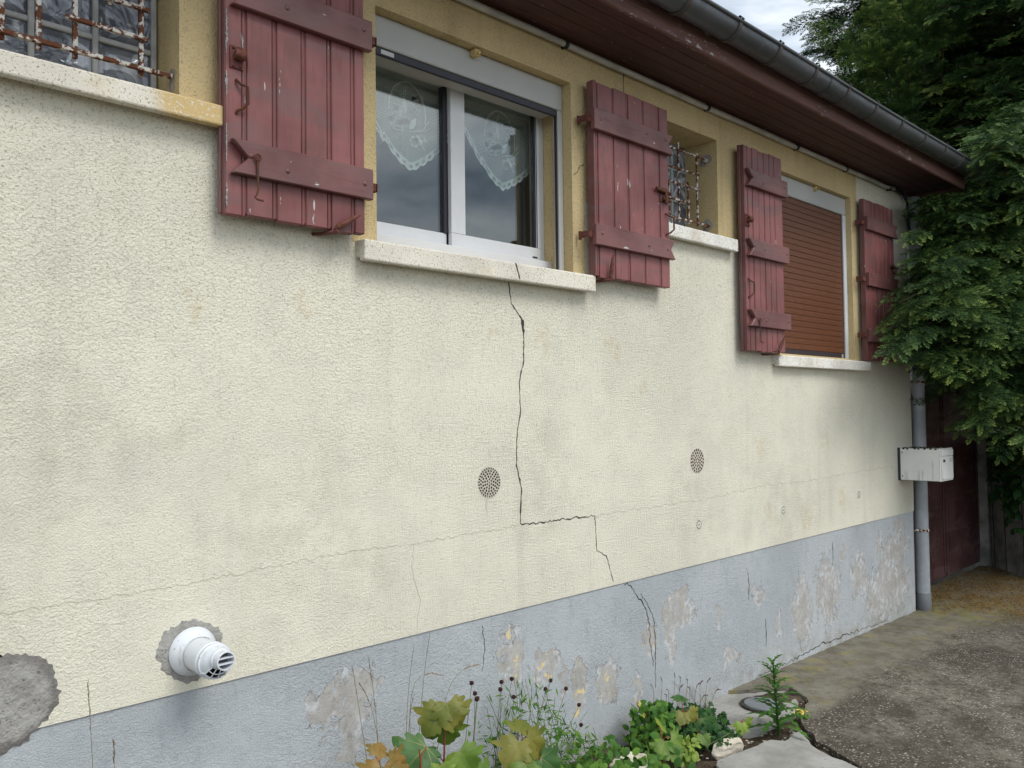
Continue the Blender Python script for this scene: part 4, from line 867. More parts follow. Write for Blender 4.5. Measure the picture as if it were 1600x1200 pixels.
# lace curtains hanging inside the sliding window
def lace(xa, xb, xm, ztop, zl, zm, zr, label):
    t = thing('lace_curtain', ((xa+xb)/2, .25, zm), label, 'curtain', 'lace curtains')
    Y = .250
    def edge(x):
        if x < xm: u = (x-xa)/(xm-xa); z = zl+(zm-zl)*(u+.16*math.sin(PI*u)*(1 if u<.5 else .6)-.05*math.sin(2*PI*u))
        else: u = (x-xm)/(xb-xm); z = zm+(zr-zm)*(u-.13*math.sin(PI*u))
        return z
    n = 64; m = MB(); vs = []
    for i in range(n+1):
        x = xa+(xb-xa)*i/n; ze = edge(x)+.004*abs(math.sin(i*PI/3.2))
        for k in range(7): vs.append((x, Y+.004*math.sin(x*70), ztop+(ze-ztop)*k/6))
    m.add(vs, [(i*7+k, i*7+k+1, i*7+k+8, i*7+k+7) for i in range(n) for k in range(6)]); m.build('net', MT['lace'], t, smooth=True)
    m = MB(); vs = []
    for i in range(n+1):                                   # scalloped border with holes
        x = xa+(xb-xa)*i/n; ze = edge(x); s = .009*abs(math.sin(i*PI/5))
        vs += [(x, Y-.003, ze+.030), (x, Y-.003, ze+.018), (x, Y-.003, ze+.006), (x, Y-.003, ze-s)]
    fs = [(i*4+k, i*4+k+1, i*4+k+5, i*4+k+4) for i in range(n) for k in range(3) if not (k == 1 and i % 4 in (1, 2))]
    m.add(vs, fs)
    cx, cz = xm-.01, (ztop+zm)/2+.035
    def flower(x, z, r, petals=5):
        for p in range(petals):
            a = 2*PI*p/petals+x*40; px, pz = x+r*.55*math.cos(a), z+r*.55*math.sin(a)
            m.add([(px+r*.45*math.cos(b), Y-.004, pz+r*.45*math.sin(b)) for b in np.linspace(0, 2*PI, 9)[:-1]], [list(range(8))])
    rnd = random.Random(5)
    for k in range(22):
        a = rnd.uniform(0, 2*PI); rr = .052*math.sqrt(rnd.random()); flower(cx-.055+rr*math.cos(a), cz-.025+rr*.85*math.sin(a), .0135)
    for k in range(14):
        a = rnd.uniform(0, 2*PI); rr = .040*math.sqrt(rnd.random()); flower(cx+.035+rr*.9*math.cos(a), cz+.055+rr*math.sin(a), .012)
    def leafp(x, z, a, L, wd):
        pts = [(0, 0), (.3*L, wd), (.6*L, wd*.9), (L, 0), (.6*L, -wd*.9), (.3*L, -wd)]
        m.add([(x+u*math.cos(a)-v*math.sin(a), Y-.004, z+u*math.sin(a)+v*math.cos(a)) for u, v in pts], [list(range(6))])
    leafp(cx+.0, cz-.06, 1.0, .07, .014); leafp(cx+.03, cz-.10, .4, .05, .022); leafp(cx+.05, cz-.07, -.5, .05, .008); leafp(cx-.02, cz+.0, 1.7, .07, .012)
    flower(cx+.025, cz-.105, .026, 6)
    def line(pts, w_):
        for i in range(len(pts)-1):
            (a, b), (c, d) = pts[i], pts[i+1]; L = math.hypot(c-a, d-b)+1e-6; nx, nz = -(d-b)/L*w_, (c-a)/L*w_
            m.add([(a-nx, Y-.0045, b-nz), (a+nx, Y-.0045, b+nz), (c+nx, Y-.0045, d+nz), (c-nx, Y-.0045, d-nz)], [(0, 1, 2, 3)])
    arch = [(cx-.01+.095*math.cos(a), cz+.01+.125*math.sin(a)) for a in np.linspace(-.25, PI*1.02, 22)]
    line(arch, .0028); line([(cx-.10, cz+.05), (cx-.04, cz+.13)], .0012)
    for k in range(7):
        line([(cx-.10+.012*k, cz+.03+.010*k), (cx-.035+.004*k, cz+.03+.014*k)], .0008); line([(cx-.09+.012*k, cz+.02), (cx-.09+.012*k, cz+.06+.01*k)], .0008)
    line([(cx+.0, cz-.07), (cx+.07, cz-.05), (cx+.105, cz+.0)], .002); line([(cx+.05, cz-.10), (cx+.08, cz-.13)], .002)
    line([(cx+.08, cz-.05), (cx+.11, cz-.03)], .002)
    m.build('motif', MT['lacem'], t)
lace(1.87, 2.40, 2.155, 2.98, 2.87, 2.598, 2.825, 'lace curtain with flower basket motif behind the left window pane')
lace(2.42, 2.93, 2.685, 2.98, 2.86, 2.61, 2.80, 'lace curtain with flower basket motif behind the right window pane')

# ------------------------------------------------------------------ gate, pier, garden wall
GT = thing('yard_gate', (8.0, .25, 0), 'dark red double leaf gate between the downpipe and the pale pier', 'gate')
for a, b in ((6.93, 8.27), (8.285, 9.22)):
    m = MB(); m.box(a, .235, .035, b, .275, 1.78); lf = m.build('gate_leaf', MT['gate'], GT, bevel=.004)
    q = MB(); q.box(a+.005, .226, .06, a+.05, .2345, 1.76); q.box(b-.05, .226, .06, b-.005, .2345, 1.76); q.build('gate_stile', MT['gate'], lf, bevel=.003)
MB().box(8.262, .218, .02, 8.30, .2258, 1.80).build('gate_cover_strip', MT['gate'], GT, bevel=.003)
pr_ = thing('gate_pier', (9.36, .28, 0), 'pale stained render pier beside the dark red gate', 'pier')
MB().box(9.225, .15, -.1, 9.50, .48, 1.85).build('pier', MT['pier'], pr_, bevel=.01, seg=2)
MB().box(9.195, .12, 1.8505, 9.53, .51, 1.91).build('cap', MT['pier'], pr_, bevel=.01)
gw = thing('garden_wall', (9.0, -.1, 0), 'low dark stained garden wall running out from the gate pier', 'wall')
m = MB(); m.prism([(9.30, .149), (8.78, -.30), (9.6, -4), (9.9, -4), (9.05, -.32), (9.45, .149)], -.1, 1.25, axis='z'); m.build('wall', MT['pier'], gw, bevel=.012)
m = MB(); m.prism([(9.30, .145), (8.74, -.31), (9.56, -4), (9.94, -4), (9.09, -.33), (9.47, .145)], 1.2505, 1.31, axis='z'); m.build('coping', MT['pier'], gw, bevel=.008)

# ------------------------------------------------------------------ ground
def sheet(name, xs, ys, zf, mt):
    V = np.array([(x, y, zf(x, y)) for x in xs for y in ys]); n = len(ys)
    F = np.array([(i*n+j, (i+1)*n+j, (i+1)*n+j+1, i*n+j+1) for i in range(len(xs)-1) for j in range(n-1)]); return np_mesh(name, V, F, None, mt)
g0 = sheet('ground', [-60, -20, -8, -3, 2, 6.9, 20, 60, 120], [-60, -20, -6, -2.5, .5, 10, 60, 120], lambda x, y: gz(x)-.075, MT['earth']); tag(g0, None, None, None, 'structure')
rg = random.Random(11)
def so_z(x, y): return gz(x)-.045+.02*math.sin(x*9+y*5)*math.sin(y*13+1)+rg.uniform(-.006, .006)+.04*math.exp(-((y+.2)/.25)**2)*(.5+.5*math.sin(x*3.1))
sb = sheet('soil', list(np.linspace(-2, 4.35, 150)), list(np.linspace(-1.0, .02, 34)), so_z, MT['soil']); tag(sb, None, None, None, 'structure')
def slab(name, poly, top, h, mt, sub=.05, seed=1, jag=.01, kind='structure'):
    rnd = random.Random(seed); P = []
    for i in range(len(poly)):
        a, b = Vector(poly[i]), Vector(poly[(i+1) % len(poly)]); L = (b-a).length; k = max(1, min(60, int(L/sub)))
        for t in range(k):
            q = a.lerp(b, t/k); P.append((q.x+rnd.uniform(-jag, jag), q.y+rnd.uniform(-jag, jag)))
    m = MB(); n = len(P)
    vs = [(x, y, gz(x)+top) for x, y in P]+[(x, y, gz(x)+top-h) for x, y in P]
    m.add(vs, [list(range(n))]+[(i, (i+1) % n, (i+1) % n+n, i+n) for i in range(n)])
    bm = bmesh.new(); me = bpy.data.meshes.new(name); me.from_pydata(m.v, [], m.f); bm.from_mesh(me); bmesh.ops.triangulate(bm, faces=[f for f in bm.faces if len(f.verts) > 4]); bmesh.ops.recalc_face_normals(bm, faces=bm.faces); bm.to_mesh(me); bm.free()
    me.materials.append(mt); o = bpy.data.objects.new(name, me); COL.objects.link(o); WLOC[o.name] = Vector((0, 0, 0))
    if kind: tag(o, None, None, None, kind)
    md = o.modifiers.new('bevel', 'BEVEL'); md.width = .008; md.segments = 2; md.limit_method = 'ANGLE'; md.angle_limit = math.radians(50); return o
# main driveway with an irregular broken edge at the weed bed
slab('driveway', [(4.12, .012), (4.42, -.20), (4.32, -.36), (4.03, -.46), (3.93, -.53), (3.78, -.66), (3.70, -.80), (3.63, -.95), (2.6, -1.12), (-1, -1.3), (-6, -1.4), (-6, -9), (30, -9), (30, -1), (12, .23), (6.90, .23), (6.895, .0), (6.0, .006), (5.0, .006)], .0, .07, MT['drive'], .055, 3, .012)
slab('pavement', [(3.90, .004), (4.09, .006), (4.38, -.19), (4.27, -.34), (3.98, -.43), (3.86, -.42), (3.69, -.38), (3.60, -.31), (3.70, -.20), (3.82, -.06)], -.012, .06, MT['concrete'], .04, 5, .010)
slab('pavement', [(3.64, -.548), (3.885, -.535), (3.73, -.66), (3.66, -.80)], -.006, .06, MT['concrete'], .04, 15, .008)
tag(slab('concrete_slab', [(3.605, -.525), (3.655, -.60), (3.615, -.86), (3.58, -.97), (2.95, -1.03), (3.02, -.62), (3.23, -.475)], .012, .07, MT['concrete'], .05, 6, .006, None), 'pale grey broken concrete slab lying at the edge of the weeds', 'slab')
mh = thing('manhole_cover', (4.06, -.235, gz(4.06)), 'round grey inspection cover set in the concrete behind the thistle', 'cover')
q = MB(); q.lathe([(.0005, .010), (.090, .010), (.094, .006), (.095, 0)], (4.06, -.235, gz(4.06)-.004), (0, 0, 1), 40); q.build('lid', MT['shoe'], mh, smooth=True)
q = MB(); q.lathe([(.099, .0), (.099, .006), (.112, .007), (.114, 0)], (4.06, -.235, gz(4.06)-.006), (0, 0, 1), 40); q.build('frame', MT['grime'], mh, smooth=True)
def rock(c, s, seed, label, mt='lime'):
    rnd = random.Random(seed); bm = bmesh.new(); bmesh.ops.create_icosphere(bm, subdivisions=3, radius=1)
    cuts = [(Vector((rnd.uniform(-1, 1), rnd.uniform(-1, 1), rnd.uniform(-.6, 1))).normalized(), rnd.uniform(.45, .75)) for _ in range(9)]
    for v in bm.verts:
        for nrm, d in cuts:
            k = v.co.dot(nrm)
            if k > d: v.co -= nrm*(k-d)
        v.co += Vector((rnd.uniform(-.03, .03),)*3); v.co = Vector((v.co.x*s[0], v.co.y*s[1], v.co.z*s[2]))
    me = bpy.data.meshes.new('stone'); bm.to_mesh(me); bm.free(); me.materials.append(MT[mt]); o = bpy.data.objects.new('stone', me); COL.objects.link(o)
    o.location = c; o.rotation_euler = (0, 0, rnd.uniform(-.5, .5)); return tag(o, label, 'stone')
rock((3.39, -.43, gz(3.4)+.012), (.105, .062, .055), 2, 'pale limestone block with ivy over it, beside the concrete slab')
rock((2.99, -.21, gz(3)+.0), (.15, .09, .05), 5, 'flat pale stone lying close to the wall base among leaves')
rock((2.73, -.14, gz(2.7)-.01), (.08, .05, .04), 8, 'small stone wedged under the wall base left of the weeds', 'concrete')

def scatter(name, n, fn, size, mt, kind, seed, flat=.5):
    r = np.random.default_rng(seed); base = np.array([(1, 0, 0), (.3, .8, 0), (-.8, .5, 0), (-.7, -.6, 0), (.4, -.8, 0), (0, 0, .8)]); Fb = np.array([(0, 1, 5), (1, 2, 5), (2, 3, 5), (3, 4, 5), (4, 0, 5)])
    V = []; F = []; T = []; k = 0
    for i in range(n):
        p = fn(r)
        if p is None: continue
        a = r.uniform(0, 6.28); s = size*r.uniform(.4, 1.3); b = base*np.array([s*r.uniform(.7, 1.3), s*r.uniform(.5, 1), s*flat])
        R = np.array([[math.cos(a), -math.sin(a), 0], [math.sin(a), math.cos(a), 0], [0, 0, 1]])
        V.append(b@R.T+np.array(p)); F.append(Fb+k); k += 6; T.append(np.full(6, r.random()))
    o = np_mesh(name, np.concatenate(V), np.concatenate(F), np.concatenate(T), mt); return tag(o, None, None, None, kind)
def peb(r):
    x = r.uniform(3.7, 8.6); y = -.35-abs(r.normal(0, .9)); y = max(y, -3.2)
    if x < 4.2 and y > -.5: return None
    if math.sin(x*3.1+y*2.3)+math.sin(y*5.7-x*1.9) < r.uniform(-1.6, 1.2): return None
    return (x, y, gz(x)-.0005)
scatter('gravel', 3000, peb, .0045, MT['pebble'], 'stuff', 2)
def lit(r):
    x = r.uniform(6.9, 9.1); y = r.uniform(-1.3, .22)
    if x < 7.2 and y < -.2: return None
    if y < -.9+.55*(x-7.0)*0 and r.random() < .5: return None
    return (x, y, .001)
scatter('leaf_litter', 6500, lit, .011, MT['litter'], 'stuff', 4, .25)
scatter('gravel', 900, lambda r: (lambda x: (x, r.uniform(-.6, -.01), gz(x)-.02))(r.uniform(1.2, 4.2)), .009, MT['pebble'], 'stuff', 6)

# ------------------------------------------------------------------ conifers
def sprig_mesh(pairs=7, seed=0):
    r = np.random.default_rng(seed); V = []; F = []; k = 0
    def quad(p, d, L, wd, up):
        nonlocal k
        s = np.cross(d, up); s /= np.linalg.norm(s)+1e-9; wd = wd*1.12
        V.extend([p, p+d*L*.55+s*wd, p+d*L, p+d*L*.55-s*wd]); F.append((k, k+1, k+2, k+3)); k += 4
    up = np.array([0, 0, 1.])
    for i in range(pairs):
        t = (i+.6)/pairs; p = np.array([t*.85, 0, -.10*t*t])
        for sgn in (-1, 1):
            an = sgn*(1.0-.35*t)+r.uniform(-.15, .15); d = np.array([math.cos(an), math.sin(an), r.uniform(-.18, .22)]); d /= np.linalg.norm(d)
            u2 = up+r.uniform(-.5, .5, 3); quad(p, d, (.30-.10*t)*r.uniform(.85, 1.15), .030, u2)
    quad(np.array([.82, 0, -.08]), np.array([1, 0, -.15]), .24, .03, up)
    V.extend([np.array([0, -.008, 0]), np.array([0, .008, 0]), np.array([.85, .004, -.09]), np.array([.85, -.004, -.09])]); F.append((k, k+1, k+2, k+3))
    return np.array(V), np.array(F)
def rot_frames(dirs, roll):
    d = dirs/np.linalg.norm(dirs, axis=1, keepdims=True); z = np.tile(np.array([0, 0, 1.]), (len(d), 1)); s = np.cross(z, d); s /= np.linalg.norm(s, axis=1, keepdims=True)+1e-9
    u = np.cross(d, s); c, sn = np.cos(roll)[:, None], np.sin(roll)[:, None]
    s2 = s*c+u*sn; u2 = u*c-s*sn; return np.stack([d, s2, u2], axis=2)
def spray_mesh(seed, nside=6):
    r = np.random.default_rng(seed); sv = [sprig_mesh(9, seed*10+i) for i in range(3)]
    V = []; F = []; T = []; k = 0
    def put(o, d, L, roll, tint):
        nonlocal k
        v, f = sv[r.integers(3)]; R = rot_frames(np.array([d]), np.array([roll]))[0]
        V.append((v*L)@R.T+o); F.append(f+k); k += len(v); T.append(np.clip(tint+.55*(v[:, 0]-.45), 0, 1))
    for i in range(nside):
        t = (i+.5)/nside
        for sgn in (-1, 1):
            o = np.array([t*.8, 0, -.16*t*t]); an = sgn*(.95-.3*t)+r.uniform(-.15, .15)
            put(o, np.array([math.cos(an), math.sin(an), r.uniform(-.30, .05)]), (.46-.20*abs(t-.35))*r.uniform(.8, 1.15), r.uniform(-.5, .5), r.uniform(.18, .5))
    put(np.array([.72, 0, -.13]), np.array([1, 0, -.35]), .36, 0, .55)
    return np.concatenate(V), np.concatenate(F), np.concatenate(T)
SPR = [spray_mesh(i, 6) for i in range(1, 4)]
def conifer(name, base, label, boughs, mat, spacing=.17, size=(.36, .58), trunk_r=.16, H=7.5, seed=1, light=0., ok=None):
    r = np.random.default_rng(seed); t = thing(name, base, label, 'tree')
    m = MB(); b = Vector(base); pts = [b+Vector((.05*math.sin(h*1.3), .05*math.cos(h), h)) for h in np.linspace(-.1, H, 12)]
    m.tube(pts, [trunk_r*(1-.9*i/11) for i in range(12)], 12); m.build('trunk', MT['bark'], t, smooth=True)
    m = MB(); O = []; D = []; SZ = []; TT = []
    for bo in boughs:
        a, c, droop = bo[:3]; dens = bo[3] if len(bo) > 3 else 1
        a, c = np.array(a), np.array(c); L = np.linalg.norm(c-a); n = 9; ctrl = []
        for i in range(n+1):
            u = i/n; p = a+(c-a)*u; p = p+np.array([0, 0, droop*4*u*(1-u)*.5*L*.35]); ctrl.append(p)
        m.tube([tuple(p) for p in ctrl], [max(.004, .016*min(1, L/2.5)*(1-u/n*.92)) for u in range(n+1)], 5)
        k = max(3, int(L*.82/spacing*dens))
        for j in range(k):
            u = .18+.82*((j+r.random()*.8)/k)**(.62 if dens > 1 else 1); q = min(n-1, int(u*n)); fr = u*n-q; p = ctrl[q]*(1-fr)+ctrl[min(n, q+1)]*fr if q < n else ctrl[n]
            d = ctrl[min(n, q+1)]-ctrl[q]; d = d/np.linalg.norm(d)
            for sgn in ((-1, 1) if u < .93 else (0,)):
                an = sgn*r.uniform(.35, .95); dd = np.array([d[0]*math.cos(an)-d[1]*math.sin(an), d[0]*math.sin(an)+d[1]*math.cos(an), d[2]*.35+r.uniform(-.26, .20)])
                p2 = p+r.normal(0, .045 if dens <= 1 else .085, 3)
                if ok is not None and not (ok(p2+dd*.30) and ok(p2)): continue
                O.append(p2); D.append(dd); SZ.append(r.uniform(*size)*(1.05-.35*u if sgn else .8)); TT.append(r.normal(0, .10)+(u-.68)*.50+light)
    m.build('limb', MT['bark'], t)
    O, D, SZ, TT = np.array(O), np.array(D), np.array(SZ), np.array(TT); R = rot_frames(D, r.uniform(-.6, .6, len(O)))
    Vs = []; Fs = []; Ts = []; k = 0; kind = r.integers(0, 3, len(O))
    for i in range(3):
        ix = np.where(kind == i)[0]; v, f, tt = SPR[i]
        vv = np.einsum('nij,kj->nki', R[ix], v)*SZ[ix][:, None, None]+O[ix][:, None, :]
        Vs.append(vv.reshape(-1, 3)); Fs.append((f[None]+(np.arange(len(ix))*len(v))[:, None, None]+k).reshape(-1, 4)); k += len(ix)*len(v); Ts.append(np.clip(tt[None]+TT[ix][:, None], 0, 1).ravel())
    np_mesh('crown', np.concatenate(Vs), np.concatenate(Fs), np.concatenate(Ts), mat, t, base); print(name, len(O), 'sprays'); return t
def tiers(base, z0, z1, Rf, step, per, seed, az=None, up=.25):
    r = np.random.default_rng(seed); out = []; z = z0
    while z < z1:
        for k in range(per):
            a = r.uniform(0, 2*PI) if az is None else r.uniform(*az); R = Rf(z)*r.uniform(.72, 1.12)
            o = (base[0], base[1], z); c = (base[0]+R*math.cos(a), base[1]+R*math.sin(a), z+R*r.uniform(-.22, up)); out.append((o, c, r.uniform(.1, .6)))
        z += step
    return out
def ip(z, tab): return float(np.interp(z, [a for a, _ in tab], [b for _, b in tab]))
def clear_house(p):
    x, y, z = p
    if x < 6.86 and y > -.10 and z < 3.5: return False
    if x < 7.1 and y > -.60 and 3.18 < z < 3.5 and not (x > 6.55 and y < -.50): return False
    if x < 7.1 and z > 3.3 and y > -.55 and z < 3.55+.45*(y+.5): return False
    if y > .1 and x < 9.3 and z < 1.85: return False
    return True
A = (9.8, .60, 0); tabA = [(1.6, 2.5), (2.6, 2.75), (3.4, 2.0), (4.2, 1.15), (5.0, .85), (6.2, .62), (7.6, .25)]
bA = tiers(A, 2.1, 7.5, lambda z: ip(z, tabA), .125, 5, 21)
r_ = random.Random(9)
for o2, tip in (((8.8, .9, 3.8), (8.0, 1.06, 5.19)), ((8.7, .85, 4.0), (8.0, .82, 5.34)), ((8.8, .75, 4.2), (8.0, .62, 5.45)), ((8.7, 1.0, 3.8), (7.9, 1.15, 4.88)), ((8.8, .6, 4.4), (8.1, .44, 5.6)), ((8.9, .5, 4.6), (8.25, .32, 5.85)),
               ((8.7, 1.05, 3.7), (7.85, 1.2, 4.6)), ((8.9, .6, 3.9), (8.2, .6, 5.0)), ((9.0, .4, 4.6), (8.5, .15, 6.1)), ((8.9, .9, 4.0), (8.15, .95, 4.9))):
    bA.append((o2, tip, -.2, .9))
conifer('conifer_tree', A, 'dense green yew tree standing behind the red gate, rising past the gutter end', bA, MT['needles'], .18, (.34, .54), .17, 7.6, 5, .14, clear_house)
B = (10.3, -.55, 0); tabB = [(1.3, 2.0), (2.2, 2.5), (3.4, 2.5), (5.0, 2.2), (6.5, 1.7), (8.2, .5)]
bB = tiers(B, 1.75, 8.0, lambda z: ip(z, tabB), .13, 5, 33, (PI*.45, PI*1.75))
o_ = (B[0], B[1])
for tip, z0, *dn in (((6.70, -.42, 1.95), 2.9), ((6.62, -.46, 2.22), 3.0), ((6.25, -.42, 2.14), 2.75), ((6.3, -.45, 1.98), 2.6), ((6.45, -.50, 1.80), 2.7), ((6.75, -.55, 1.62), 2.5), ((7.0, -.60, 1.55), 2.3),
                ((6.65, -.72, 1.95), 2.7), ((7.2, -.75, 1.50), 2.2), ((7.5, -.8, 1.42), 2.1), ((7.9, -.7, 1.22), 2.0), ((8.2, -.75, 1.12), 1.9), ((8.5, -.6, 1.05), 1.8), ((6.85, -.40, 2.35), 3.1),
                ((6.55, -.25, 2.62), 3.2), ((6.95, -.3, 2.75), 3.3), ((7.1, -.4, 2.95), 3.5), ((7.0, -.62, 3.30), 4.0), ((6.72, -.66, 3.42), 4.2), ((7.15, -.7, 3.6), 4.3), ((7.3, -.5, 1.75), 2.4), ((7.6, -.4, 1.60), 2.2),
                ((7.0, -.8, 2.1), 2.7), ((7.3, -.9, 2.3), 2.9), ((7.6, -.9, 1.9), 2.5), ((7.0, -.55, 2.5), 3.1), ((7.3, -.6, 2.8), 3.4), ((7.2, -.75, 3.1), 3.8), ((6.95, -.1, 2.2), 2.8), ((7.05, .0, 1.9), 2.5), ((7.2, -.1, 1.75), 2.3),
                ((6.55, -.26, 2.9), 3.5), ((6.5, -.28, 2.68), 3.3), ((6.45, -.3, 2.46), 3.1), ((6.6, -.3, 3.02), 3.6),
                ((5.62, -.40, 2.26), 2.6, 1.6), ((5.8, -.44, 2.08), 2.5, 1.6), ((6.0, -.46, 1.94), 2.45), ((6.15, -.46, 2.12), 2.6),
                ((7.0, -.15, 2.70), 3.2), ((7.05, -.5, 3.05), 3.7), ((6.9, -.48, 2.68), 3.2), ((7.05, -.05, 3.1), 3.5), ((7.1, -.3, 2.4), 3.0)):
    bB.append(((B[0], B[1], z0), tip, .35, dn[0] if dn else 2.2))
conifer('conifer_tree', B, 'broad dark conifer whose low boughs hang over the mailbox and last shutter', bB, MT['needlesd'], .16, (.32, .50), .2, 8.2, 8, 0., clear_house)
C_ = (12.6, 1.6, 0); tabC = [(.6, 2.4), (3, 2.6), (6, 2.2), (9, .5)]
conifer('conifer_tree', C_, 'tall shaded conifer standing furthest back behind the other two', tiers(C_, .5, 8.6, lambda z: ip(z, tabC), .17, 5, 41, (PI*.5, PI*1.6)), MT['needlesd'], .22, (.5, .75), .2, 8.8, 12, -.08)

# ------------------------------------------------------------------ broadleaf plants
def rot_to(v, nrm, spin):
    q = Vector((0, 0, 1)).rotation_difference(Vector(nrm)); return q @ (Matrix.Rotation(spin, 3, 'Z') @ Vector(v))
MAPLE = [(0,0),(.12,-.06),(.30,-.14),(.46,-.12),(.42,.0),(.58,.05),(.70,.10),(.66,.20),(.52,.26),(.74,.34),(.92,.46),(.84,.54),(.76,.56),(.62,.60),(.42,.53),(.48,.66),(.50,.80),(.40,.84),(.32,.92),(.22,1.0),(.12,1.08),(0,1.2)]
MAPLE_OLD = [(0, 0), (.10, -.10), (.34, -.18), (.42, -.08), (.44, .06), (.60, .02), (.80, .10), (.68, .20), (.60, .30), (.76, .38), (.98, .52), (.80, .56), (.66, .58), (.54, .56), (.40, .50), (.36, .58), (.44, .72), (.38, .84), (.30, .82), (.22, 1.0), (.12, 1.08), (0, 1.32)]
def maple_leaf(base, direc, nrm, size, mt, parent, droop=.35, seed=0, vein=True):
    """lobed leaf; base = petiole end, direc = towards the tip, nrm = face normal"""
    rnd = random.Random(seed); d = Vector(direc).normalized(); n = Vector(nrm); n = (n-d*n.dot(d)).normalized(); s = d.cross(n); b = Vector(base)
    pts = MAPLE+[(-x, y) for x, y in MAPLE[-2:0:-1]]; size *= .72
    def P(x, y, lift=0):
        r2 = x*x+(y-.3)**2; z = .26*abs(x)-droop*.62*r2-.10*x*x+.07*math.sin(8*x+5*y+seed)*(abs(x)+.2*y)+lift
        return b+(s*x+d*y+n*z)*size
    m = MB(); K = 4; vs = []; cen = (0, .22); N = len(pts)
    jit = [1+rnd.uniform(-.05, .05) for _ in pts]
    for j in range(1, K+1):
        for i, (x, y) in enumerate(pts):
            t = j/K; vs.append(P(cen[0]+(x*jit[i]-cen[0])*t, cen[1]+(y*jit[i]-cen[1])*t))
    vs.append(P(*cen)); c = len(vs)-1
    fs = [(c, i, (i+1) % N) for i in range(N)]+[(j*N+i, (j+1)*N+i, (j+1)*N+(i+1) % N, j*N+(i+1) % N) for j in range(K-1) for i in range(N)]
    m.add(vs, fs, 0)
    if vein:
        for (tx, ty) in ((0, 1.2), (.85, .45), (-.85, .45), (.62, .06), (-.62, .06)):
            L = 6; rr = []
            for k in range(L+1):
                t = k/L; wv = .009*(1-t)+.0015; px, py = tx*t, ty*t; L2 = math.hypot(tx, ty); nx, ny = -ty/L2*wv, tx/L2*wv
                rr += [P(px-nx, py-ny, .006), P(px+nx, py+ny, .006)]
            m.add(rr, [(2*k, 2*k+1, 2*k+3, 2*k+2) for k in range(L)], 1)
    o = m.build('leaf', [MT[mt], MT['vein']], parent, smooth=True); return o
TOCAM = Vector((-.62, -.78, .1)).normalized()
def sapling(base, top, label, leaves, seed, group='maple saplings'):
    t = thing('maple_sapling', base, label, 'sapling', group); b, tp = Vector(base), Vector(top); rnd = random.Random(seed)
    m = MB(); m.tube([b.lerp(tp, u)+Vector((.008*math.sin(u*7+seed), .006*math.cos(u*5), 0)) for u in np.linspace(0, 1, 8)], [.0055*(1-.55*u) for u in np.linspace(0, 1, 8)], 7)
    for (pos, dr, nm, sz, mt, dp) in leaves:
        p = Vector(pos); k = min(1, max(.15, (p.z-b.z)/max(.01, tp.z-b.z)-.12)); a = b.lerp(tp, k); mid = a.lerp(p, .5)+Vector((0, 0, .015))
        m.tube([a, mid, p], [.0022, .0018, .0016], 5)
        maple_leaf(p, dr, nm, sz, mt, t, dp, rnd.randint(0, 99))
    m.build('stem', MT['redstem'], t, smooth=True); return t
C = TOCAM
# tall maple in the middle of the weeds (leaf bases and directions in metres)
sapling((1.88, -.26, gz(1.9)-.04), (1.875, -.255, .60), 'tallest maple sapling with drooping bronze green leaves in front of the plinth',
 [((1.845, -.27, .600), (-.55, .1, -.8), C+Vector((-.3, 0, .5)), .125, 'mbronze', .6), ((1.885, -.28, .605), (.35, -.2, -.85), C+Vector((.2, 0, .4)), .125, 'mbronze', .6),
  ((1.865, -.29, .615), (-.1, -.3, -.75), C+Vector((0, 0, .6)), .11, 'mbronze', .5), ((1.900, -.24, .53), (.25, .1, -.9), C+Vector((.1, 0, .3)), .12, 'mgreen', .3), ((1.810, -.24, .47), (-.5, -.1, -.7), C+Vector((-.1, 0, .5)), .12, 'mdark', .4),
  ((1.895, -.32, .455), (.3, -.25, -.7), C+Vector((.1, 0, .7)), .13, 'mgreen', .45), ((1.850, -.33, .40), (-.4, -.3, -.6), C+Vector((0, 0, .8)), .13, 'mdark', .4), ((1.950, -.32, .36), (.6, -.2, -.5), C+Vector((0, 0, .8)), .13, 'mgreen', .4), ((1.880, -.36, .33), (-.1, -.4, -.6), C+Vector((0, 0, .8)), .12, 'mlime', .4)], 1)
sapling((1.72, -.30, gz(1.7)-.04), (1.735, -.30, .50), 'maple sapling with one large deep green leaf and a lime leaf',
 [((1.79, -.27, .485), (-.75, .05, -.45), C+Vector((-.2, 0, .5)), .17, 'mdark', .35), ((1.775, -.36, .455), (-.05, -.2, -.9), C+Vector((0, 0, .35)), .095, 'mlime', .4), ((1.74, -.33, .42), (-.5, -.2, -.6), C+Vector((0, 0, .7)), .12, 'mdark', .3), ((1.80, -.36, .37), (.4, -.3, -.5), C+Vector((0, 0, .7)), .12, 'mgreen', .3), ((1.83, -.31, .43), (.5, .1, -.6), C+Vector((0, 0, .5)), .10, 'mlime', .3)], 2)
sapling((1.60, -.30, gz(1.6)-.04), (1.585, -.30, .50), 'maple sapling with rusty orange leaves at the bottom left of the weeds',
 [((1.575, -.31, .495), (-.75, 0, -.5), C+Vector((0, 0, .7)), .105, 'morange', .55), ((1.60, -.33, .49), (.05, -.3, -.8), C+Vector((0, 0, .5)), .115, 'morange', .5), ((1.615, -.30, .50), (.75, -.1, -.5), C+Vector((.1, 0, .5)), .10, 'morange', .5), ((1.585, -.27, .515), (.35, .2, .2), C+Vector((0, 0, .3)), .07, 'morange', .4), ((1.58, -.36, .42), (-.3, -.3, -.7), C+Vector((0, 0, .6)), .12, 'mdark', .4), ((1.65, -.36, .41), (.4, -.3, -.7), C+Vector((0, 0, .6)), .12, 'mdark', .4)], 3)
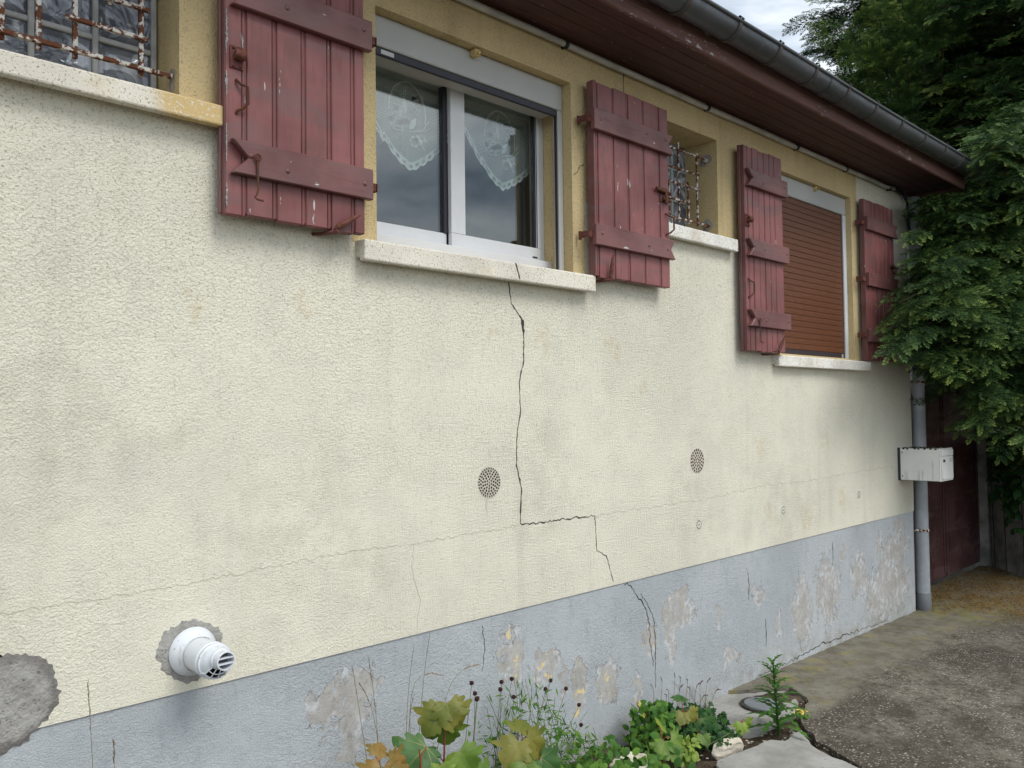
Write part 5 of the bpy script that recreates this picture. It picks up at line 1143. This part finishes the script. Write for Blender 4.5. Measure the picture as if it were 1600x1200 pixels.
sapling((2.22, -.27, gz(2.2)-.04), (2.22, -.27, .40), 'maple sapling with mottled brown green leaves right of the tallest one',
 [((2.20, -.29, .395), (-.6, -.1, -.55), C+Vector((0, 0, .6)), .13, 'mbronze', .5), ((2.24, -.30, .40), (.5, -.2, -.6), C+Vector((.1, 0, .6)), .13, 'mbronze', .5), ((2.225, -.27, .415), (.3, .2, .1), C+Vector((0, 0, .5)), .10, 'mbronze', .4), ((2.19, -.34, .33), (-.4, -.3, -.6), C+Vector((0, 0, .7)), .12, 'mgreen', .4), ((2.28, -.33, .32), (.5, -.3, -.5), C+Vector((0, 0, .7)), .12, 'mdark', .4), ((2.12, -.33, .30), (-.5, -.2, -.6), C+Vector((0, 0, .7)), .11, 'mlime', .4)], 4)
sapling((3.06, -.31, gz(3)-.03), (3.06, -.31, .17), 'low maple seedling with bright green leaves in front of the ivy',
 [((3.05, -.33, .165), (-.5, -.2, -.4), C+Vector((0, 0, .8)), .095, 'mgreen', .4), ((3.09, -.34, .17), (.5, -.3, -.3), C+Vector((0, 0, .8)), .09, 'mgreen', .4), ((3.06, -.36, .14), (0, -.4, -.5), C+Vector((0, 0, .9)), .085, 'mgreen', .4), ((3.10, -.27, .20), (.5, .2, -.1), C+Vector((0, 0, .5)), .08, 'mlime', .3)], 5)
sapling((3.33, -.24, gz(3.3)-.03), (3.33, -.24, .20), 'maple seedling with yellowing leaves in the middle of the ivy',
 [((3.31, -.25, .20), (-.5, -.2, -.5), C+Vector((0, 0, .7)), .075, 'mbronze', .4), ((3.35, -.26, .20), (.4, -.3, -.6), C+Vector((0, 0, .7)), .08, 'mbronze', .4), ((3.40, -.30, .16), (.1, -.2, -.8), C+Vector((.1, 0, .4)), .10, 'mdark', .3), ((3.34, -.22, .235), (.2, .2, .1), C+Vector((0, 0, .5)), .07, 'mdark', .3), ((3.33, -.34, .12), (-.2, -.4, -.4), C+Vector((0, 0, .8)), .075, 'mgreen', .3)], 6)
sapling((3.55, -.41, gz(3.5)-.03), (3.55, -.41, .13), 'tiny maple seedling with two limp lime leaves right of the limestone',
 [((3.535, -.42, .135), (-.45, -.1, -.7), C+Vector((0, 0, .5)), .07, 'mlime', .6), ((3.575, -.42, .135), (.45, -.1, -.7), C+Vector((0, 0, .5)), .07, 'mlime', .6)], 7)

# leaf clouds as single numpy meshes
def leaf_cloud(fn, n, shape, size, mat, parent, origin, seed, nrm_bias=(-.5, -.7, .6)):
    r = np.random.default_rng(seed); sh = np.array(shape, float); N = len(sh); V = []; F = []; T = []; k = 0; nb = np.array(nrm_bias)
    tri = np.array([(N, i, (i+1) % N) for i in range(N)])
    for i in range(n):
        p = fn(r)
        if p is None: continue
        s = size*r.uniform(.55, 1.3); nr = nb+r.normal(0, .45, 3); nr /= np.linalg.norm(nr); a = r.uniform(0, 6.28)
        t1 = np.cross(nr, [0, 0, 1]); t1 /= np.linalg.norm(t1)+1e-9; t2 = np.cross(nr, t1); u = t1*math.cos(a)+t2*math.sin(a); v = t2*math.cos(a)-t1*math.sin(a)
        pts = [p+(u*x+v*y-nr*.35*(x*x+(y-.4)**2)*.5)*s for x, y in sh]+[p+v*.4*s+nr*.05*s]
        V.extend(pts); F.append(tri+k); k += N+1; T.append(np.full(N+1, r.random()))
    return np_mesh('foliage', np.array(V), np.concatenate(F), np.concatenate(T), mat, parent, origin)
IVY = [(0, 0), (.30, -.12), (.52, .10), (.36, .30), (.44, .58), (.20, .62), (0, 1.0), (-.20, .62), (-.44, .58), (-.36, .30), (-.52, .10), (-.30, -.12)]
OVAL = [(0, 0), (.24, .15), (.34, .4), (.26, .7), (0, 1), (-.26, .7), (-.34, .4), (-.24, .15)]
iv = thing('ivy_plant', (3.42, -.2, gz(3.4)-.03), 'low dark green ivy mat spreading from the wall base to the limestone', 'ivy')
def ivf(r):
    x = r.uniform(3.22, 3.66); y = r.uniform(-.36, -.02)
    if (x-3.42)**2/.05+(y+.19)**2/.032 > 1.0: return None
    return np.array([x, y, gz(x)-.02+r.random()**1.5*.11])
leaf_cloud(ivf, 900, IVY, .030, MT['ivy'], iv, (3.42, -.2, gz(3.4)-.03), 3)
m = MB(); rr = random.Random(3)
for k in range(9):
    a = rr.uniform(0, 6.28); p = [(3.42+math.cos(a)*u*.2+.01*math.sin(u*9+k), -.2+math.sin(a)*u*.15, gz(3.4)+.012+.01*math.sin(u*6+k)) for u in np.linspace(0, 1, 7)]; m.tube(p, .002, 5)
m.build('stem', MT['twig'], iv)
iv2 = thing('ivy_plant', (3.38, -.41, .07), 'thin ivy trail hanging over the pale limestone block', 'ivy')
leaf_cloud(lambda r: np.array([r.uniform(3.29, 3.47), r.uniform(-.47, -.385), .118+r.uniform(-.014, .008)]), 70, IVY, .017, MT['ivy'], iv2, (3.38, -.41, .07), 6)
MB().tube([(3.27, -.40, .10), (3.33, -.43, .122), (3.40, -.43, .124), (3.48, -.41, .10)], .0018, 5).build('stem', MT['twig'], iv2)
hb = thing('celandine_plant', (3.20, -.10, gz(3.2)-.03), 'bushy light green herb with tiny yellow flowers against the plinth', 'plant')
def hbf(r):
    a = r.uniform(0, 6.28); q = math.sqrt(r.random()); z = r.random(); return np.array([3.19+.13*q*math.cos(a)*(1.1-z*.5), -.16+.11*q*math.sin(a)*(1.1-z*.5), gz(3.2)-.02+.20*z])
leaf_cloud(hbf, 330, OVAL, .036, MT['herb'], hb, (3.20, -.10, gz(3.2)-.03), 9)
m = MB()
for k in range(14): m.tube([(3.19+rr.uniform(-.03, .03), -.16, gz(3.2)-.02), (3.19+rr.uniform(-.1, .1), -.16+rr.uniform(-.08, .08), .22+rr.uniform(-.05, .03))], .0018, 5)
m.build('stem', MT['twig'], hb)
for p in ((3.12, -.15, .262), (3.125, -.17, .215)):
    q = MB()
    for k in range(4): a = k*PI/2; q.ball((p[0]+.007*math.cos(a), p[1], p[2]+.007*math.sin(a)), .0055, sc=(1, .5, 1), seg=6)
    q.build('flower', MT['yflower'], hb, smooth=True)
# young yellow-green herb in front
h3 = thing('young_herb', (3.17, -.36, gz(3.1)-.03), 'small yellow green herb in front of the limestone block', 'plant')
leaf_cloud(lambda r: np.array([3.17+r.normal(0, .028), -.37+r.normal(0, .022), .05+.10*r.random()]), 80, OVAL, .026, MT['mlime'], h3, (3.17, -.36, gz(3.1)-.03), 12)
MB().tube([(3.17, -.37, .02), (3.175, -.37, .16)], .002, 5).build('stem', MT['twig'], h3)

# ground cover fill in front of the plinth, below the saplings
gc = tag(leaf_cloud(lambda r: np.array([r.uniform(1.45, 2.95), r.uniform(-.55, -.05), .03+.23*r.random()**1.6*(.5+.5*math.exp(-((r.uniform(1.4, 3)-2.1)/.6)**2))]), 1500, OVAL, .038, MT['herb'], None, (0, 0, 0), 17), None, None, None, 'stuff'); gc.name = 'ground_cover'
def fine(r):
    x = r.uniform(2.15, 2.85); h = .40*math.exp(-((x-2.38)/.30)**2)+.08
    return np.array([x, -.16+r.normal(0, .05), .04+h*r.random()])
fw = thing('bedstraw_plant', (2.4, -.16, gz(2.4)-.03), 'wispy pale green bedstraw climbing against the plinth', 'plant')
leaf_cloud(fine, 900, [(0, 0), (.09, .4), (0, 1), (-.09, .4)], .034, MT['herb'], fw, (2.4, -.16, gz(2.4)-.03), 23)
m = MB()
for k in range(26):
    x = 2.2+.6*rr.random(); h = .40*math.exp(-((x-2.38)/.30)**2)+.10
    m.tube([(x, -.16+rr.uniform(-.05, .05), .03), (x+rr.uniform(-.05, .05), -.16+rr.uniform(-.06, .06), .03+h*.6), (x+rr.uniform(-.1, .1), -.14+rr.uniform(-.05, .05), .03+h*1.05)], .0011, 4)
m.build('stem', MT['twig'], fw)

# wood avens with burr heads
av = thing('avens_plant', (2.3, -.17, gz(2.3)-.03), 'wood avens with thin branching stems and dark round burr heads', 'plant')
m = MB(); heads = [(2.102, .595), (2.100, .562), (2.09, .548), (2.13, .532), (2.236, .572), (2.21, .555), (2.31, .562), (2.30, .50), (2.457, .497), (2.53, .505), (2.60, .46), (2.656, .385), (2.714, .278), (2.53, .24)]
for i, (x, z) in enumerate(heads):
    y = -.15-.02*(i % 3); b0 = (2.02+.14*(i//4)+.02*(i % 4), -.18, .08); bz = z*.62
    mid = (b0[0]*.45+x*.55+.02*math.sin(i*2), y, bz); m.tube([b0, (b0[0]*.75+mid[0]*.25, -.175, bz*.6), mid, (x, y, z-.004)], [.0018, .0016, .0013, .001], 5)
    q = MB(); q.ball((x, y, z), .0085, seg=9)
    for k in range(26):
        d = Vector((random.gauss(0, 1), random.gauss(0, 1), random.gauss(0, 1))).normalized(); c = Vector((x, y, z)); s_ = d.orthogonal().normalized()*.0012
        q.add([c+d*.006+s_, c+d*.006-s_, c+d*.0125], [(0, 1, 2)])
    q.build('burr_head', MT['burr'], av)
m.build('stem', MT['twig'], av)
def avl(r):
    i = r.integers(len(heads)); x, z = heads[i]; u = r.uniform(.25, .75); return np.array([2.02+.14*(i//4)+(x-2.02-.14*(i//4))*u+r.normal(0, .01), -.165, .08+(z-.08)*u])
leaf_cloud(avl, 46, IVY, .030, MT['herb'], av, (2.3, -.17, gz(2.3)-.03), 31, (-.4, -.6, .9))

# tall grasses
def grass(base, stalks, label, mtst='straw', mths='straws', hl=.10, name='tall_grass', group='tall grasses'):
    t = thing(name, base, label, 'grass', group); rnd = random.Random(int(base[0]*1000))
    for (bx, tip, bend) in stalks:
        b = Vector((bx, base[1], base[2])); tp = Vector(tip); pts = []
        for u in np.linspace(0, 1, 14):
            p = b.lerp(tp, u); hump = math.sin(PI*u**2.0)*bend*1.3; pts.append(p+Vector((-hump*.6*(1 if tp.x > b.x else -1), 0, hump)))
        st = MB().tube(pts, [.0017*(1-.6*u) for u in np.linspace(0, 1, 14)], 5).build('stalk', MT[mtst], t)
        q = MB(); L = len(pts); ln = 0
        for k in range(26):
            u = 1-k/26*hl/max(.01, (tp-b).length); i = u*(L-1); a = int(min(L-2, i)); p = pts[a].lerp(pts[a+1], i-a); d = (pts[a+1]-pts[a]).normalized()
            dd = (d+Vector((rnd.uniform(-.5, .5), rnd.uniform(-.5, .5), rnd.uniform(-.3, .3)))*.55).normalized(); s_ = dd.orthogonal().normalized()*.0018
            q.add([p, p+dd*.007+s_, p+dd*.015, p+dd*.007-s_], [(0, 1, 2, 3)])
        q.build('seed_head', MT[mths], st)
    q = MB()
    for k in range(5):
        a = rnd.uniform(0, 6.28); b = Vector(base)+Vector((rnd.uniform(-.03, .03), rnd.uniform(-.03, .03), 0)); L = rnd.uniform(.15, .4); d = Vector((math.cos(a)*.4, math.sin(a)*.25, 1)).normalized(); pr = []
        for u in np.linspace(0, 1, 7):
            p = b+d*L*u+Vector((math.cos(a), math.sin(a)*.6, -.6))*L*.45*u*u; w_ = .0032*(1-u)+.0004; pr += [p+Vector((w_, w_*.4, 0)), p-Vector((w_, w_*.4, 0))]
        q.add(pr, [(2*i, 2*i+1, 2*i+3, 2*i+2) for i in range(6)])
    q.build('blade', MT['twig'], t); return t
grass((1.72, -.16, gz(1.7)-.04), [(1.70, (1.583, -.15, .765), .0), (1.71, (1.646, -.15, .782), .01), (1.73, (1.620, -.14, .70), .03)], 'thin dry grass stalks in front of the left bare patch of the plinth')
grass((1.80, -.16, gz(1.8)-.04), [(1.765, (1.835, -.15, .782), .015), (1.80, (1.908, -.15, .815), .012), (1.79, (1.962, -.15, .655), .115), (1.83, (2.138, -.15, .655), .085), (1.80, (1.845, -.13, .60), .02)], 'tall arching grass stalks rising above the bronze maple leaves', hl=.085)
grass((.81, -.16, gz(.8)-.04), [(.815, (.771, -.15, .903), .0)], 'single straight dry grass stalk below the grey mortar patch', hl=.125)
grass((.86, -.16, gz(.8)-.04), [(.85, (.835, -.15, .735), .0)], 'short dry grass stalk right of the single straight stalk', hl=.06)
grass((3.45, -.05, gz(3.4)-.03), [(3.36+.035*k, (3.33+.04*k+.02*math.sin(k*2.3), -.06-.02*(k % 3), .26+.05*math.sin(k*1.7+.4)), .02) for k in range(8)], 'low tuft of purple tinged brome grass against the plinth above the ivy', 'straw', 'purple', .06)
grass((3.80, -.05, gz(3.8)-.02), [(3.66+.035*k, (3.66+.045*k+.02*math.sin(k*1.3), -.05-.02*(k % 3), .17+.04*math.sin(k*2.1+.4)), .015) for k in range(6)], 'short brome grass tuft on the concrete left of the inspection cover', 'straw', 'purple', .045)
# nipplewort at the lower left
nw = thing('nipplewort_plant', (1.24, -.16, gz(1.2)-.04), 'sparse branching weed with tiny buds below the flue', 'plant')
m = MB(); rr = random.Random(4)
def branch(p, d, L, depth):
    q = p+d*L; m.tube([p, p.lerp(q, .5)+Vector((rr.uniform(-.005, .005), 0, 0)), q], .0013 if depth > 1 else .0008, 5)
    if depth == 0: MB().ball(q, .0030, sc=(.8, .8, 1.6), seg=6).build('bud', MT['straws'], nw, smooth=True); return
    for k in range(2 if depth < 3 else 3):
        dd = (d+Vector((rr.uniform(-.55, .55), rr.uniform(-.3, .3), rr.uniform(-.05, .3)))).normalized(); branch(p.lerp(q, rr.uniform(.6, 1)), dd, L*rr.uniform(.4, .62), depth-1)
for bx, lean in ((1.22, -.15), (1.25, .05), (1.29, .22)): branch(Vector((bx, -.16, gz(1.2)-.04)), Vector((lean*.6, 0, 1)).normalized(), .215, 4)
m.build('stem', MT['twig'], nw)

# thistle in the crack
th = thing('thistle_plant', (3.79, -.47, gz(3.8)-.03), 'upright spiny green sow thistle growing in the driveway crack', 'thistle')
tb = Vector((3.79, -.47, gz(3.8)-.03)); tt_ = Vector((3.775, -.455, .375)); rr = random.Random(6)
MB().tube([tb.lerp(tt_, u) for u in np.linspace(0, 1, 6)], [.006*(1-.5*u) for u in np.linspace(0, 1, 6)], 7).build('stem', MT['herb'], th)
def jag_leaf(p, d, up, L, wd, seed):
    rnd = random.Random(seed); d = d.normalized(); s = d.cross(up).normalized(); n = s.cross(d); m = MB(); K = 9; vs = []
    for k in range(K+1):
        t = k/K; c = p+d*L*t-Vector((0, 0, 1))*L*.45*t*t; w_ = wd*math.sin(PI*min(1, .12+t*.88))**.7*(1.35 if k % 2 else .45)*(1 if k < K else 0)
        vs += [c+s*w_+n*w_*.3-d*w_*.2, c, c-s*w_+n*w_*.3-d*w_*.2]
    m.add(vs, [(3*k+j, 3*k+j+1, 3*k+j+4, 3*k+j+3) for k in range(K) for j in range(2)]); m.tint = None
    o = m.build('leaf', MT['herb'], th); at = o.data.attributes.new('tint', 'FLOAT', 'POINT'); at.data.foreach_set('value', [rnd.uniform(.15, .6)]*len(o.data.vertices)); return o
for k in range(40):
    u = (k+.5)/40; p = tb.lerp(tt_, .05+.95*u); a = k*2.4+rr.uniform(-.3, .3); L = .17*(1-.70*u)+.035
    jag_leaf(p, Vector((math.cos(a), math.sin(a), .45+.5*u)), Vector((0, 0, 1)), L*rr.uniform(.85, 1.2), .017*(1-.45*u), k)
# side shoots
m = MB()
for p in ((3.98, -.50, .16), (3.995, -.47, .10), (4.05, -.49, .085), (4.06, -.43, .09)): m.ball(p, .012, sc=(1.2, 1, .7), seg=8)
fl_ = thing('yellow_flower', (4.02, -.47, gz(4)-.01), 'small patch of pale yellow flowers right of the thistle', 'flower')
m = MB()
for k in range(16): m.ball((4.02+rr.uniform(-.03, .04), -.47+rr.uniform(-.03, .04), gz(4)+.015+rr.uniform(0, .02)), .008, sc=(1, 1, .6), seg=6)
m.build('petals', MT['yflower'], fl_, smooth=True)
leaf_cloud(lambda r: np.array([4.02+r.normal(0, .035), -.46+r.normal(0, .03), gz(4)+.005+.02*r.random()]), 50, OVAL, .018, MT['herb'], fl_, (4.02, -.47, gz(4)-.01), 41)
# climbing ivy over the garden wall
iw = thing('ivy_plant', (8.95, -.2, 0), 'large leaved ivy draped over the dark garden wall', 'ivy')
def iwf(r):
    u = r.random(); z = .35+.95*r.random()**.8
    if z < .45+.25*math.sin(u*9)+.1: return None
    x, y = 9.28+(8.75-9.28)*u, .13+(-.31-.13)*u; return np.array([x-.05-.10*r.random(), y-.04-.08*r.random(), z])
leaf_cloud(iwf, 420, OVAL, .10, MT['ivy'], iw, (8.95, -.2, 0), 51, (-.8, -.4, .5))
def iwf2(r):
    u = r.random(); z = .5+.8*r.random(); return np.array([8.74+.5*u-.08*r.random(), -.33-2.2*u, z])
leaf_cloud(iwf2, 300, OVAL, .10, MT['ivy'], iw, (8.95, -.2, 0), 53, (-.9, -.2, .5))
m = MB()
for k in (0, 2, 5):
    u = k/6; x, y = 9.25+(8.77-9.25)*u, .13+(-.30-.13)*u; m.tube([(x-.02, y-.03, .0), (x-.05, y-.03, .5), (x-.03, y-.02, .9), (x-.06, y-.03, 1.3)], .0035, 6)
m.build('stem', MT['bark'], iw)
